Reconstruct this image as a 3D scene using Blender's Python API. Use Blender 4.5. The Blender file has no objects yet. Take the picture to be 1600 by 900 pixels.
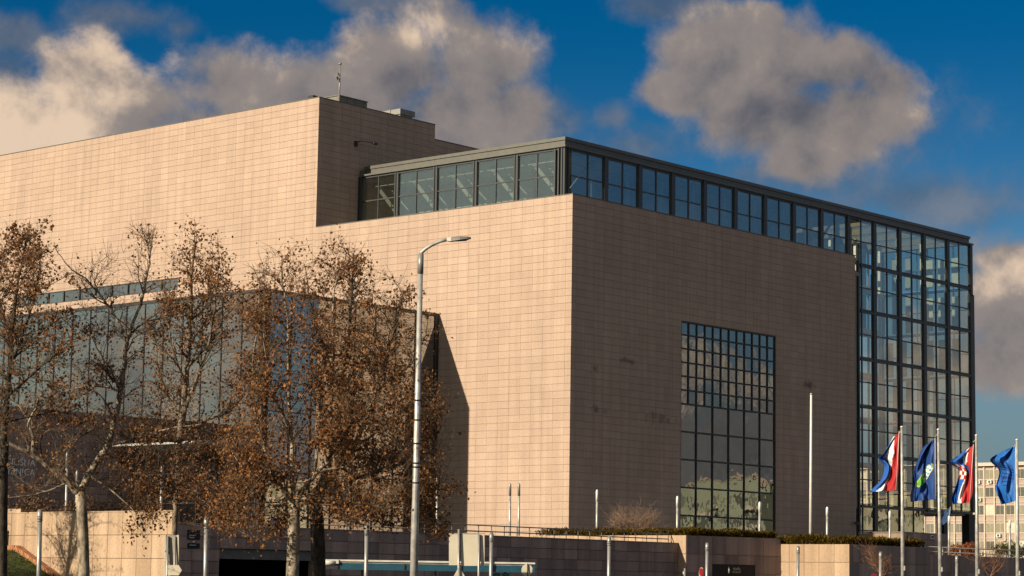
import bpy, math, random
import numpy as np
from mathutils import Vector, Matrix

SC = bpy.context.scene
COL = SC.collection
R = math.radians

# ------------------------------------------------------------------ camera
CAM = np.array([-118.00532545802331, -97.53256400948042, -3.087885002069329])
YAW, PITCH, ROLL, FPX = 0.7171896795686685, 0.130089564025813, 0.015616958867287, 3539.0802
_f = np.array([math.cos(PITCH)*math.cos(YAW), math.cos(PITCH)*math.sin(YAW), math.sin(PITCH)])
_r = np.array([math.sin(YAW), -math.cos(YAW), 0.0]); _u = np.cross(_r, _f)
_r, _u = math.cos(ROLL)*_r + math.sin(ROLL)*_u, -math.sin(ROLL)*_r + math.cos(ROLL)*_u
cd = bpy.data.cameras.new('camera'); cam = bpy.data.objects.new('camera', cd); COL.objects.link(cam)
cd.sensor_width = 36.0; cd.lens = FPX*36.0/1600.0; cd.clip_start = 0.5; cd.clip_end = 9000
M = Matrix.Identity(4)
for i in range(3):
    M[i][0], M[i][1], M[i][2], M[i][3] = _r[i], _u[i], -_f[i], CAM[i]
cam.matrix_world = M
SC.camera = cam

def ray(px, py): return _f + (px-800)/FPX*_r - (py-450)/FPX*_u
def at(px, py, d): return CAM + ray(px, py)*d                 # point seen at a photo pixel, d metres away
def on(px, py, ax, val):                                      # point of the plane axis = val seen there
    d = ray(px, py); return CAM + d*((val-CAM[ax])/d[ax])
def proj(P):
    d = np.asarray(P, float)-CAM; z = d@_f
    return 800+FPX*(d@_r)/z, 450-FPX*(d@_u)/z

# ------------------------------------------------------------------ light, sky, exposure
SUN_DIR = np.array([-0.912, 0.164, 0.3715]); SUN_DIR /= np.linalg.norm(SUN_DIR)   # towards the sun
SUN_EL = math.asin(SUN_DIR[2])
sl = bpy.data.lights.new('sun', 'SUN'); so = bpy.data.objects.new('sun', sl); COL.objects.link(so)
sl.energy = 5.0; sl.angle = R(0.5); sl.color = (1.0, 0.865, 0.645)
so.rotation_euler = Vector(SUN_DIR).to_track_quat('Z', 'Y').to_euler()
SC.view_settings.view_transform = 'Standard'; SC.view_settings.look = 'None'
SC.view_settings.gamma = 1.0; SC.view_settings.use_curve_mapping = False
SC.view_settings.exposure = 0.42
EXPF = 2**SC.view_settings.exposure
cy = SC.cycles
cy.max_bounces = 8; cy.transparent_max_bounces = 24; cy.diffuse_bounces = 3; cy.glossy_bounces = 4
cy.caustics_reflective = False; cy.caustics_refractive = False

def srgb(r, g, b):
    return tuple((c/255/12.92 if c/255 <= 0.04045 else ((c/255+0.055)/1.055)**2.4) for c in (r, g, b))

world = bpy.data.worlds.new('World'); SC.world = world; world.use_nodes = True
def make_world():
    nt = world.node_tree; N = nt.nodes; L = nt.links; N.clear()
    def n(t, **k):
        x = N.new(t)
        for a, b in k.items(): setattr(x, a, b)
        return x
    def plug(s, v):
        if isinstance(v, bpy.types.NodeSocket): L.new(v, s)
        elif isinstance(v, (tuple, list)) and s.type == 'RGBA' and len(v) == 3: s.default_value = (*v, 1)
        else: s.default_value = v
    def m(op, a, b=0.0, c=0.0, clamp=False):
        x = n('ShaderNodeMath', operation=op, use_clamp=clamp)
        for i, v in enumerate((a, b, c)): plug(x.inputs[i], v)
        return x.outputs[0]
    def vm(op, a, b=None):
        x = n('ShaderNodeVectorMath', operation=op); plug(x.inputs[0], a)
        if b is not None: plug(x.inputs[1], b)
        return x
    def sstep(v, lo, hi):
        x = n('ShaderNodeMapRange', interpolation_type='SMOOTHSTEP')
        plug(x.inputs[0], v); x.inputs[1].default_value = lo; x.inputs[2].default_value = hi
        return x.outputs[0]
    def mix(f, a, b):
        x = n('ShaderNodeMix', data_type='RGBA'); plug(x.inputs[0], f); plug(x.inputs[6], a); plug(x.inputs[7], b)
        return x.outputs[2]
    def noise(v, scale, detail=8, rough=0.55, dist=0.0):
        x = n('ShaderNodeTexNoise'); L.new(v, x.inputs['Vector']); x.inputs['Scale'].default_value = scale
        x.inputs['Detail'].default_value = detail; x.inputs['Roughness'].default_value = rough
        x.inputs['Distortion'].default_value = dist
        return x.outputs[0]
    STR = 0.1; K = 1.0/(STR*EXPF)
    geo = n('ShaderNodeNewGeometry')
    dirv = vm('SCALE', geo.outputs['Incoming']); dirv.inputs['Scale'].default_value = -1.0
    D = n('ShaderNodeTexCoord').outputs['Generated']
    sky = n('ShaderNodeTexSky', sky_type='NISHITA', sun_disc=False)
    sky.sun_elevation = SUN_EL; sky.sun_rotation = math.atan2(SUN_DIR[0], SUN_DIR[1])
    sky.altitude = 120; sky.air_density = 1.0; sky.dust_density = 0.6; sky.ozone_density = 2.0
    sep = n('ShaderNodeSeparateXYZ'); L.new(D, sep.inputs[0])
    X, Y, Z = sep.outputs
    az = m('ARCTAN2', Y, X); el = m('ARCSINE', Z)
    comb = n('ShaderNodeCombineXYZ'); L.new(az, comb.inputs[0]); L.new(el, comb.inputs[1])
    AE = comb.outputs[0]
    def blobs_px(vec, blobs):
        out = None
        for px, py, rx, ry in blobs:
            v = ray(px, py); v = v/np.linalg.norm(v)
            out = blob(vec, out, math.atan2(v[1], v[0]), math.asin(v[2]), rx/FPX, ry/FPX)
        return out
    def blobs_deg(vec, blobs):
        out = None
        for a, e, ra, re in blobs: out = blob(vec, out, R(a), R(e), R(ra), R(re))
        return out
    def blob(vec, out, a, e, ra, re):
        q = vm('MULTIPLY', vm('SUBTRACT', vec, (a, e, 0)).outputs[0], (1/ra, 1/re, 0)).outputs[0]
        d = m('SUBTRACT', 1.0, vm('LENGTH', q).outputs['Value'])
        return d if out is None else m('SMOOTH_MAX', out, d, 0.2)
    MAIN = [(30, 215, 160, 85), (150, 140, 85, 75), (215, 175, 110, 75), (360, 125, 115, 90), (490, 150, 150, 80),
            (620, 125, 130, 85), (745, 105, 95, 80), (800, 180, 70, 70), (560, 220, 320, 85), (330, 215, 160, 80),
            (1150, 110, 95, 95), (1235, 90, 95, 70), (1320, 95, 85, 55), (1390, 130, 66, 50), (1345, 178, 100, 62), (1300, 215, 90, 50), (1210, 190, 150, 75),
            (1060, 150, 70, 36), (700, 170, 120, 70), (740, 200, 90, 60), (1300, 200, 95, 65), (1190, 35, 50, 32), (1250, 250, 80, 40),
            (1600, 480, 110, 95), (1580, 560, 100, 50), (1590, 410, 60, 32)]
    THIN = [(210, 25, 150, 50), (290, 45, 80, 45), (20, 50, 70, 45), (600, 2, 130, 26), (1060, 5, 90, 30),
            (860, 190, 110, 70), (955, 185, 55, 38), (1000, 230, 160, 60), (10, 120, 60, 50), (1230, 280, 220, 50), (1420, 310, 220, 60), (700, 240, 250, 60), (1330, 180, 200, 130)]
    EASTB = [(-36.4, 5.5, 1.2, 0.6), (-35.2, 5.0, 0.8, 0.45), (-37.3, 4.9, 0.9, 0.5), (-28.5, 4.2, 3.6, 3.2)]
    EAST = EASTB+[(-36.5, 2.9, 7.0, 1.9), (-36.5, 3.4, 3.0, 1.2), (-44, 2, 5, 2), (-24, 2, 4, 3)]
    toL = np.array([-math.sin(YAW), math.cos(YAW), 0.0])          # the sunlit side of every cloud
    n1r = noise(D, 16.0, 10, 0.61, 0.1)
    n2r = noise(vm('ADD', D, tuple(0.011*toL+np.array([0, 0, 0.009]))).outputs[0], 16.0, 6, 0.58, 0.1)
    nl = noise(D, 9.0, 3, 0.5, 0.3)
    n1 = m('ADD', m('MULTIPLY', m('SUBTRACT', n1r, 0.5), 2.6), m('MULTIPLY', m('SUBTRACT', nl, 0.5), 2.4))
    nl2 = noise(vm('ADD', D, tuple(0.022*toL+np.array([0, 0, 0.016]))).outputs[0], 9.0, 3, 0.5, 0.3)
    main = blobs_px(AE, MAIN); thin = blobs_px(AE, THIN); east = blobs_deg(AE, EAST); eastb = blobs_deg(AE, EASTB)
    shade = blobs_px(AE, [(1330, 190, 130, 90), (1260, 245, 110, 60), (620, 205, 260, 75), (770, 170, 90, 80), (340, 215, 130, 70), (1600, 545, 120, 60), (480, 175, 120, 70)])
    warm = blobs_px(AE, [(50, 200, 220, 120), (170, 125, 125, 100), (1590, 425, 90, 65), (715, 60, 110, 40)])
    big = noise(D, 2.6, 6, 0.55, 0.3)
    vc = ray(800, 430); vc = vc/np.linalg.norm(vc)
    inview = sstep(vm('DOT_PRODUCT', D, tuple(vc)).outputs['Value'], 0.955, 0.985)
    ec = (math.cos(R(-36))*math.cos(R(9)), math.sin(R(-36))*math.cos(R(9)), math.sin(R(9)))
    ineast = sstep(vm('DOT_PRODUCT', D, ec).outputs['Value'], 0.955, 0.985)
    clear = m('MAXIMUM', inview, ineast)
    dsun = vm('DOT_PRODUCT', D, tuple(SUN_DIR)).outputs['Value']
    gen = m('SUBTRACT', m('MULTIPLY', m('SUBTRACT', big, 0.51), 5.0), m('MULTIPLY', clear, 6.0))
    base = m('MAXIMUM', m('MAXIMUM', main, east), gen)
    fm = m('ADD', base, n1)
    ft = m('ADD', m('SUBTRACT', thin, 0.05), m('MULTIPLY', n1, 1.1))
    mask = m('MULTIPLY', sstep(fm, -0.25, 0.45), 0.97)
    tmask = m('ADD', m('MULTIPLY', sstep(ft, -0.1, 0.85), 0.62), m('MULTIPLY', ineast, 0.28))
    rel = m('ADD', m('MULTIPLY', m('SUBTRACT', n1r, n2r), 2.6), m('MULTIPLY', m('SUBTRACT', nl, nl2), 1.2))
    edge = m('SUBTRACT', 1.0, sstep(fm, -0.1, 0.75))
    w = m('ADD', m('MULTIPLY', sstep(warm, -0.3, 0.8), 0.60), m('MULTIPLY', sstep(dsun, -0.1, 0.9), 0.25))
    w = m('SUBTRACT', w, m('MULTIPLY', sstep(shade, -0.8, 1.0), 0.20))
    w = m('ADD', w, m('MULTIPLY', sstep(eastb, -0.3, 0.6), 0.36))
    lit = m('ADD', m('ADD', rel, m('MULTIPLY', edge, 0.10)), m('ADD', w, 0.30))
    def kc(r, g, b): return tuple(c*K for c in srgb(r, g, b))
    ccol = mix(sstep(lit, -0.55, 0.55), kc(86, 89, 100), kc(146, 136, 131))
    ccol = mix(sstep(lit, 0.42, 1.1), ccol, kc(232, 205, 178))
    # grade of the clear sky (deep polarised blue), paler towards the horizon
    tint = mix(sstep(el, 0.02, 0.26), (0.34, 0.46, 0.56), (0.001, 0.225, 0.40))
    tint = mix(m('MULTIPLY', sstep(dsun, -0.35, 0.75), 0.9), tint, (0.44, 0.60, 0.76))
    mul = n('ShaderNodeMix', data_type='RGBA', blend_type='MULTIPLY'); mul.inputs[0].default_value = 1.0
    L.new(sky.outputs[0], mul.inputs[6]); L.new(tint, mul.inputs[7])
    c = mul.outputs[2]
    haze = m('MULTIPLY', m('SUBTRACT', 1.0, sstep(el, 0.0, 0.19)), 0.85)
    c = mix(haze, c, kc(106, 121, 127))
    c = mix(m('MULTIPLY', sstep(dsun, 0.0, 0.9), 0.85), c, kc(182, 189, 174))
    c = mix(tmask, c, mix(sstep(rel, -0.4, 0.6), kc(84, 94, 108), kc(134, 130, 130)))
    c = mix(mask, c, ccol)
    bg = n('ShaderNodeBackground'); L.new(c, bg.inputs[0]); bg.inputs[1].default_value = STR
    out = n('ShaderNodeOutputWorld'); L.new(bg.outputs[0], out.inputs[0])
make_world()

# ------------------------------------------------------------------ helpers
class MB:
    def __init__(s): s.v = []; s.f = []; s.m = []; s.t = []; s.sm = []
    def face(s, pts, mat=0, tint=0.5, smooth=False):
        k = len(s.v); s.v.extend([tuple(map(float, p)) for p in pts]); s.f.append(tuple(range(k, k+len(pts))))
        s.m.append(mat); s.t.append(tint); s.sm.append(smooth)
    def box(s, a, b, mat=0, tint=0.5, skip=''):
        x0, y0, z0 = (min(a[i], b[i]) for i in range(3)); x1, y1, z1 = (max(a[i], b[i]) for i in range(3))
        k = len(s.v)
        s.v += [(x0,y0,z0),(x1,y0,z0),(x1,y1,z0),(x0,y1,z0),(x0,y0,z1),(x1,y0,z1),(x1,y1,z1),(x0,y1,z1)]
        F = {'b':(0,3,2,1),'t':(4,5,6,7),'f':(0,1,5,4),'k':(2,3,7,6),'l':(3,0,4,7),'r':(1,2,6,5)}
        for key, q in F.items():
            if key in skip: continue
            s.f.append(tuple(k+i for i in q)); s.m.append(mat); s.t.append(tint); s.sm.append(False)
        return s
    def obox(s, c, ax, ay, az, mat=0, tint=0.5):              # centre and three half-axes
        c, ax, ay, az = (np.asarray(q, float) for q in (c, ax, ay, az)); k = len(s.v)
        for sx, sy, sz in ((-1,-1,-1),(1,-1,-1),(1,1,-1),(-1,1,-1),(-1,-1,1),(1,-1,1),(1,1,1),(-1,1,1)):
            s.v.append(tuple(c+sx*ax+sy*ay+sz*az))
        for q in ((0,3,2,1),(4,5,6,7),(0,1,5,4),(2,3,7,6),(3,0,4,7),(1,2,6,5)):
            s.f.append(tuple(k+i for i in q)); s.m.append(mat); s.t.append(tint); s.sm.append(False)
        return s
    def bar(s, p, q, w, h=None, mat=0):                       # square bar from p to q
        p, q = np.asarray(p, float), np.asarray(q, float); d = q-p; l = np.linalg.norm(d); d = d/l
        a = np.cross(d, (0,0,1.0)) if abs(d[2]) < 0.95 else np.array([1.0,0,0]); a /= np.linalg.norm(a); b = np.cross(d, a)
        h = w if h is None else h
        return s.obox((p+q)/2, d*l/2, a*w/2, b*h/2, mat)
    def tube(s, pts, rad, n=8, mat=0, cap=True, smooth=True):
        pts = [np.asarray(p, float) for p in pts]; k0 = len(s.v); m_ = len(pts)
        if not hasattr(rad, '__len__'): rad = [rad]*m_
        a = None
        for i, p in enumerate(pts):
            d = pts[min(i+1, m_-1)]-pts[max(i-1, 0)]; d = d/(np.linalg.norm(d)+1e-12)
            if a is None:
                a = np.cross(d, (0.31,0.95,0.05)); 
            a = a-d*(a@d); a /= np.linalg.norm(a)+1e-12; b = np.cross(d, a)
            for j in range(n):
                t = 2*math.pi*j/n; s.v.append(tuple(p+rad[i]*(math.cos(t)*a+math.sin(t)*b)))
        for i in range(m_-1):
            for j in range(n):
                s.f.append((k0+i*n+j, k0+i*n+(j+1)%n, k0+(i+1)*n+(j+1)%n, k0+(i+1)*n+j)); s.m.append(mat); s.t.append(0.5); s.sm.append(smooth)
        if cap:
            s.f.append(tuple(k0+j for j in range(n))[::-1]); s.m.append(mat); s.t.append(0.5); s.sm.append(False)
            s.f.append(tuple(k0+(m_-1)*n+j for j in range(n))); s.m.append(mat); s.t.append(0.5); s.sm.append(False)
        return s
    def mesh(s, name, mats):
        me = bpy.data.meshes.new(name); me.from_pydata(s.v, [], s.f)
        if not isinstance(mats, (list, tuple)): mats = [mats]
        for q in mats: me.materials.append(q)
        me.polygons.foreach_set('material_index', s.m); me.polygons.foreach_set('use_smooth', s.sm)
        at_ = me.attributes.new('tint', 'FLOAT', 'FACE'); at_.data.foreach_set('value', s.t)
        me.update(); return me
    def build(s, name, mats, parent=None, loc=None):
        return link(name, s.mesh(name, mats), parent, loc)

def link(name, data, parent=None, loc=None):
    o = bpy.data.objects.new(name, data); COL.objects.link(o)
    if parent is not None: o.parent = parent
    if loc is not None: o.location = loc
    return o
def tag(o, label, cat, group=None):
    o['label'] = label; o['category'] = cat; o['kind'] = 'thing'
    if group: o['group'] = group
    return o
def thing(name, label, cat, loc=(0,0,0), group=None):
    o = bpy.data.objects.new(name, None); COL.objects.link(o); o.location = tuple(map(float, loc))
    return tag(o, label, cat, group)
def struct(name, mb, mat):
    o = mb.build(name, mat); o['kind'] = 'structure'; return o
def tint_between(a, b, t): return tuple(a[i]+(b[i]-a[i])*t for i in range(3))

# ------------------------------------------------------------------ materials
def material(name):
    m = bpy.data.materials.new(name); m.use_nodes = True; nt = m.node_tree; nt.nodes.clear()
    out = nt.nodes.new('ShaderNodeOutputMaterial'); return m, nt, out
def basic(name, col, rough=0.6, metal=0.0, var=0.12, scale=3.0, bump=0.0, spec=0.5, stretch=None, two=None):
    m, nt, out = material(name); N, L = nt.nodes, nt.links
    b = N.new('ShaderNodeBsdfPrincipled'); L.new(b.outputs[0], out.inputs[0])
    b.inputs['Roughness'].default_value = rough; b.inputs['Metallic'].default_value = metal
    b.inputs['Specular IOR Level'].default_value = spec
    g = N.new('ShaderNodeNewGeometry'); vec = g.outputs['Position']
    if stretch:
        mp = N.new('ShaderNodeMapping'); L.new(vec, mp.inputs[0]); mp.inputs['Scale'].default_value = stretch; vec = mp.outputs[0]
    t = N.new('ShaderNodeTexNoise'); L.new(vec, t.inputs['Vector']); t.inputs['Scale'].default_value = scale; t.inputs['Detail'].default_value = 6
    mx = N.new('ShaderNodeMix'); mx.data_type = 'RGBA'
    rp = N.new('ShaderNodeMapRange'); L.new(t.outputs[0], rp.inputs[0]); rp.inputs[1].default_value = 0.35; rp.inputs[2].default_value = 0.65
    L.new(rp.outputs[0], mx.inputs[0])
    lo = tuple(c*(1-var) for c in col); hi = tuple(min(1, c*(1+var)) for c in col)
    if two: lo, hi = col, two
    mx.inputs[6].default_value = (*lo, 1); mx.inputs[7].default_value = (*hi, 1)
    L.new(mx.outputs[2], b.inputs['Base Color'])
    if bump:
        bp = N.new('ShaderNodeBump'); bp.inputs['Strength'].default_value = 0.6; bp.inputs['Distance'].default_value = bump
        t2 = N.new('ShaderNodeTexNoise'); L.new(vec, t2.inputs['Vector']); t2.inputs['Scale'].default_value = scale*6; t2.inputs['Detail'].default_value = 5
        L.new(t2.outputs[0], bp.inputs['Height']); L.new(bp.outputs[0], b.inputs['Normal'])
    return m

def stone(name, c0, c1, stains=(), streak=0.12, rough=0.75):
    """stone slabs: colour differs from slab to slab (tint), grain, vertical rain streaks, a few dark scuffs"""
    m, nt, out = material(name); N, L = nt.nodes, nt.links
    b = N.new('ShaderNodeBsdfPrincipled'); L.new(b.outputs[0], out.inputs[0]); b.inputs['Roughness'].default_value = rough
    b.inputs['Specular IOR Level'].default_value = 0.25
    a = N.new('ShaderNodeAttribute'); a.attribute_name = 'tint'
    mx = N.new('ShaderNodeMix'); mx.data_type = 'RGBA'; L.new(a.outputs['Fac'], mx.inputs[0])
    mx.inputs[6].default_value = (*c0, 1); mx.inputs[7].default_value = (*c1, 1)
    col = mx.outputs[2]
    g = N.new('ShaderNodeNewGeometry'); pos = g.outputs['Position']
    def mult(col, fac_socket, lo, hi, a0=0.3, a1=0.7):
        r = N.new('ShaderNodeMapRange'); L.new(fac_socket, r.inputs[0]); r.inputs[1].default_value = a0; r.inputs[2].default_value = a1
        r.inputs[3].default_value = lo; r.inputs[4].default_value = hi
        x = N.new('ShaderNodeVectorMath'); x.operation = 'SCALE'; L.new(col, x.inputs[0]); L.new(r.outputs[0], x.inputs['Scale'])
        return x.outputs[0]
    t = N.new('ShaderNodeTexNoise'); L.new(pos, t.inputs['Vector']); t.inputs['Scale'].default_value = 9; t.inputs['Detail'].default_value = 8
    col = mult(col, t.outputs[0], 0.9, 1.1)
    t = N.new('ShaderNodeTexNoise'); L.new(pos, t.inputs['Vector']); t.inputs['Scale'].default_value = 0.16; t.inputs['Detail'].default_value = 5
    col = mult(col, t.outputs[0], 0.92, 1.06)
    mp = N.new('ShaderNodeMapping'); L.new(pos, mp.inputs[0]); mp.inputs['Scale'].default_value = (2.2, 2.2, 0.12)
    t = N.new('ShaderNodeTexNoise'); L.new(mp.outputs[0], t.inputs['Vector']); t.inputs['Scale'].default_value = 1.0; t.inputs['Detail'].default_value = 6
    col = mult(col, t.outputs[0], 1-streak, 1+streak*0.4)
    for (c, rad) in stains:
        s = N.new('ShaderNodeVectorMath'); s.operation = 'SUBTRACT'; L.new(pos, s.inputs[0]); s.inputs[1].default_value = tuple(c)
        q = N.new('ShaderNodeVectorMath'); q.operation = 'MULTIPLY'; L.new(s.outputs[0], q.inputs[0]); q.inputs[1].default_value = tuple(1/r for r in rad)
        ln = N.new('ShaderNodeVectorMath'); ln.operation = 'LENGTH'; L.new(q.outputs[0], ln.inputs[0])
        t = N.new('ShaderNodeTexNoise'); L.new(pos, t.inputs['Vector']); t.inputs['Scale'].default_value = 1.7; t.inputs['Detail'].default_value = 7
        ad = N.new('ShaderNodeMath'); ad.operation = 'MULTIPLY_ADD'; L.new(t.outputs[0], ad.inputs[0]); ad.inputs[1].default_value = 3.4
        L.new(ln.outputs['Value'], ad.inputs[2])
        col = mult(col, ad.outputs[0], 0.42, 1.0, 1.5, 2.4)
    L.new(col, b.inputs['Base Color'])
    bp = N.new('ShaderNodeBump'); bp.inputs['Strength'].default_value = 0.35; bp.inputs['Distance'].default_value = 0.01
    t = N.new('ShaderNodeTexNoise'); L.new(pos, t.inputs['Vector']); t.inputs['Scale'].default_value = 14; t.inputs['Detail'].default_value = 6
    L.new(t.outputs[0], bp.inputs['Height']); L.new(bp.outputs[0], b.inputs['Normal'])
    return m

def glass(name, tint, base, wav_scale, wav_dist, gcol=(0.95, 0.98, 1.0), rough=0.004, dirt=0.0):
    """window glass: a Fresnel mirror over a tinted see-through body, slightly wavy"""
    m, nt, out = material(name); N, L = nt.nodes, nt.links
    g = N.new('ShaderNodeNewGeometry')
    t = N.new('ShaderNodeTexNoise'); L.new(g.outputs['Position'], t.inputs['Vector']); t.inputs['Scale'].default_value = wav_scale
    t.inputs['Detail'].default_value = 2.0
    bp = N.new('ShaderNodeBump'); bp.inputs['Strength'].default_value = 1.0; bp.inputs['Distance'].default_value = wav_dist
    L.new(t.outputs[0], bp.inputs['Height'])
    dt = N.new('ShaderNodeVectorMath'); dt.operation = 'DOT_PRODUCT'; L.new(g.outputs['Incoming'], dt.inputs[0]); L.new(g.outputs['Normal'], dt.inputs[1])
    def mth(op, a, b):
        x = N.new('ShaderNodeMath'); x.operation = op
        for i, v in enumerate((a, b)):
            if isinstance(v, (int, float)): x.inputs[i].default_value = v
            else: L.new(v, x.inputs[i])
        return x.outputs[0]
    p5 = mth('POWER', mth('SUBTRACT', 1.0, mth('ABSOLUTE', dt.outputs['Value'], 0)), 5.0)
    mu = N.new('ShaderNodeMath'); mu.operation = 'MULTIPLY_ADD'; mu.use_clamp = True; L.new(p5, mu.inputs[0])
    mu.inputs[1].default_value = 0.96-base; mu.inputs[2].default_value = 0.04+base
    tr = N.new('ShaderNodeBsdfTransparent'); tr.inputs[0].default_value = (*tint, 1)
    gl = N.new('ShaderNodeBsdfGlossy'); gl.inputs[0].default_value = (*gcol, 1); gl.inputs['Roughness'].default_value = rough
    L.new(bp.outputs[0], gl.inputs['Normal'])
    body = tr.outputs[0]
    if dirt:
        df = N.new('ShaderNodeBsdfDiffuse'); df.inputs[0].default_value = (0.35, 0.36, 0.33, 1)
        mp = N.new('ShaderNodeMapping'); L.new(g.outputs['Position'], mp.inputs[0]); mp.inputs['Scale'].default_value = (3, 3, 0.25)
        t2 = N.new('ShaderNodeTexNoise'); L.new(mp.outputs[0], t2.inputs['Vector']); t2.inputs['Scale'].default_value = 1.2; t2.inputs['Detail'].default_value = 5
        r = N.new('ShaderNodeMapRange'); L.new(t2.outputs[0], r.inputs[0]); r.inputs[1].default_value = 0.4; r.inputs[2].default_value = 0.7
        r.inputs[3].default_value = dirt*0.3; r.inputs[4].default_value = dirt
        md = N.new('ShaderNodeMixShader'); L.new(r.outputs[0], md.inputs[0]); L.new(body, md.inputs[1]); L.new(df.outputs[0], md.inputs[2]); body = md.outputs[0]
    mx = N.new('ShaderNodeMixShader'); L.new(mu.outputs[0], mx.inputs[0]); L.new(body, mx.inputs[1]); L.new(gl.outputs[0], mx.inputs[2])
    L.new(mx.outputs[0], out.inputs[0])
    return m

def leafy(name, c0, c1, trans=0.35):
    m, nt, out = material(name); N, L = nt.nodes, nt.links
    a = N.new('ShaderNodeAttribute'); a.attribute_name = 'tint'
    mx = N.new('ShaderNodeMix'); mx.data_type = 'RGBA'; L.new(a.outputs['Fac'], mx.inputs[0])
    mx.inputs[6].default_value = (*c0, 1); mx.inputs[7].default_value = (*c1, 1)
    d = N.new('ShaderNodeBsdfDiffuse'); L.new(mx.outputs[2], d.inputs[0])
    t = N.new('ShaderNodeBsdfTranslucent'); L.new(mx.outputs[2], t.inputs[0])
    s = N.new('ShaderNodeMixShader'); s.inputs[0].default_value = trans; L.new(d.outputs[0], s.inputs[1]); L.new(t.outputs[0], s.inputs[2])
    L.new(s.outputs[0], out.inputs[0]); return m

# scuffs on the shaded facade (x, 0, z)
STAINS = []
for px, py, rx, rz in ((930, 577, 0.8, 0.5), (982, 564, 1.6, 0.4), (934, 642, 1.2, 0.5), (1030, 655, 2.4, 0.55), (1262, 601, 1.6, 0.5), (1195, 700, 0.5, 0.4)):
    STAINS.append((on(px, py, 1, 0.0), (rx, 0.6, rz)))
M_STONE = stone('pale_limestone', (0.410, 0.298, 0.234), (0.450, 0.332, 0.263), STAINS)
M_WALL = stone('sunlit_side_sandstone', (0.375, 0.26, 0.172), (0.45, 0.32, 0.22), (), 0.25)  # lighter copy of the wall stone, for faces turned to the sun
M_DARKSHADESTONE = stone('grey_brown_shade_side_stone', (0.23, 0.172, 0.16), (0.40, 0.29, 0.25), (), 0.3, 0.55)  # darker copy for faces turned from the sun: shade put into the colour
M_JOINT = basic('joint_mortar', (0.25, 0.185, 0.135), 0.9)  # mortar colour showing between the slabs
M_FRAME = basic('grey_painted_steel', (0.045, 0.049, 0.051), 0.42, 0.0, 0.08)
M_ROOFMETAL = basic('roof_sheet_metal', (0.115, 0.112, 0.10), 0.45, 0.1, 0.1)
M_DARK = basic('dark_void', (0.012, 0.012, 0.013), 0.8)
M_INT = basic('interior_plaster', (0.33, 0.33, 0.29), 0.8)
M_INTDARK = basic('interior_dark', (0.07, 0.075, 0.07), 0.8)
M_WHITE = basic('white_paint', (0.72, 0.74, 0.70), 0.5)
M_GLASS = glass('clear_curtain_wall_glass', (0.90, 0.925, 0.885), 0.13, 0.5, 0.0012, dirt=0.02)
M_GLASSDARK = glass('solar_control_glass', (0.30, 0.37, 0.35), 0.24, 0.8, 0.0062, (0.86, 0.90, 0.88), dirt=0.10)
M_GLASSPAV = glass('reflective_pavilion_glass', (0.36, 0.41, 0.38), 0.44, 0.3, 0.0015, (0.92, 0.93, 0.89))
M_BLIND = basic('pale_green_blind', (0.42, 0.47, 0.43), 0.7)
M_PARTITION = basic('grey_blue_partition', (0.24, 0.28, 0.27), 0.6)
M_STEEL = basic('galvanised_steel', (0.40, 0.385, 0.365), 0.45, 0.35, 0.25, 4.0)
M_GREYPOST = basic('grey_painted_post', (0.30, 0.29, 0.28), 0.4, 0.4, 0.12, 5.0)
M_POLEWHITE = basic('white_flagpole', (0.66, 0.63, 0.58), 0.4, 0.0, 0.08)
M_DKMETAL = basic('dark_metal', (0.035, 0.035, 0.037), 0.5, 0.3)

# ------------------------------------------------------------------ ground, plaza
G_Z = -4.75; P_Z = -1.35
Y_MAIN = -26.03                                   # front of the long dark retaining wall
X_A = float(on(268, 850, 1, Y_MAIN)[0])           # sunlit retaining wall on the left
X_B = -22.49; Y_B = -26.53; TB = R(-10)           # the planter with the shop sign stands 10 degrees off the others
def onB(px, py):                                  # its front: (distance along it from the left corner, height)
    nrm = np.array([math.sin(TB), -math.cos(TB), 0.0]); d = ray(px, py); t = ((np.array([X_B, Y_B, 0])-CAM)@nrm)/(d@nrm); P = CAM+d*t
    return (P[0]-X_B)*math.cos(TB)+(P[1]-Y_B)*math.sin(TB), P[2]
LB = onB(1220, 849)[0]; X_C = X_B+LB*math.cos(TB); Y_E = Y_B+LB*math.sin(TB)
Y_C = float(on(1327, 850, 0, X_C)[1])
def turnB(o):
    x, y = o.location[0]-X_B, o.location[1]-Y_B
    o.location[0] = X_B+x*math.cos(TB)-y*math.sin(TB); o.location[1] = Y_B+x*math.sin(TB)+y*math.cos(TB); o.rotation_euler[2] += TB
mb = MB(); mb.face([(-3500,-3500,G_Z),(3500,-3500,G_Z),(3500,3500,G_Z),(-3500,3500,G_Z)])
struct('ground', mb, basic('asphalt_ground', (0.055, 0.053, 0.05), 0.9, 0, 0.25, 0.4, 0.01))
mb = MB(); mb.box((X_A+0.3, Y_MAIN+0.3, P_Z-0.4), (X_C-0.3, 110, P_Z)); mb.box((X_C+0.3, Y_C+0.3, P_Z-0.41), (150, 110, P_Z-0.004))
struct('plaza', mb, basic('plaza_paving', (0.125, 0.122, 0.12), 0.85, 0, 0.15, 1.2, 0.004))

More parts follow.
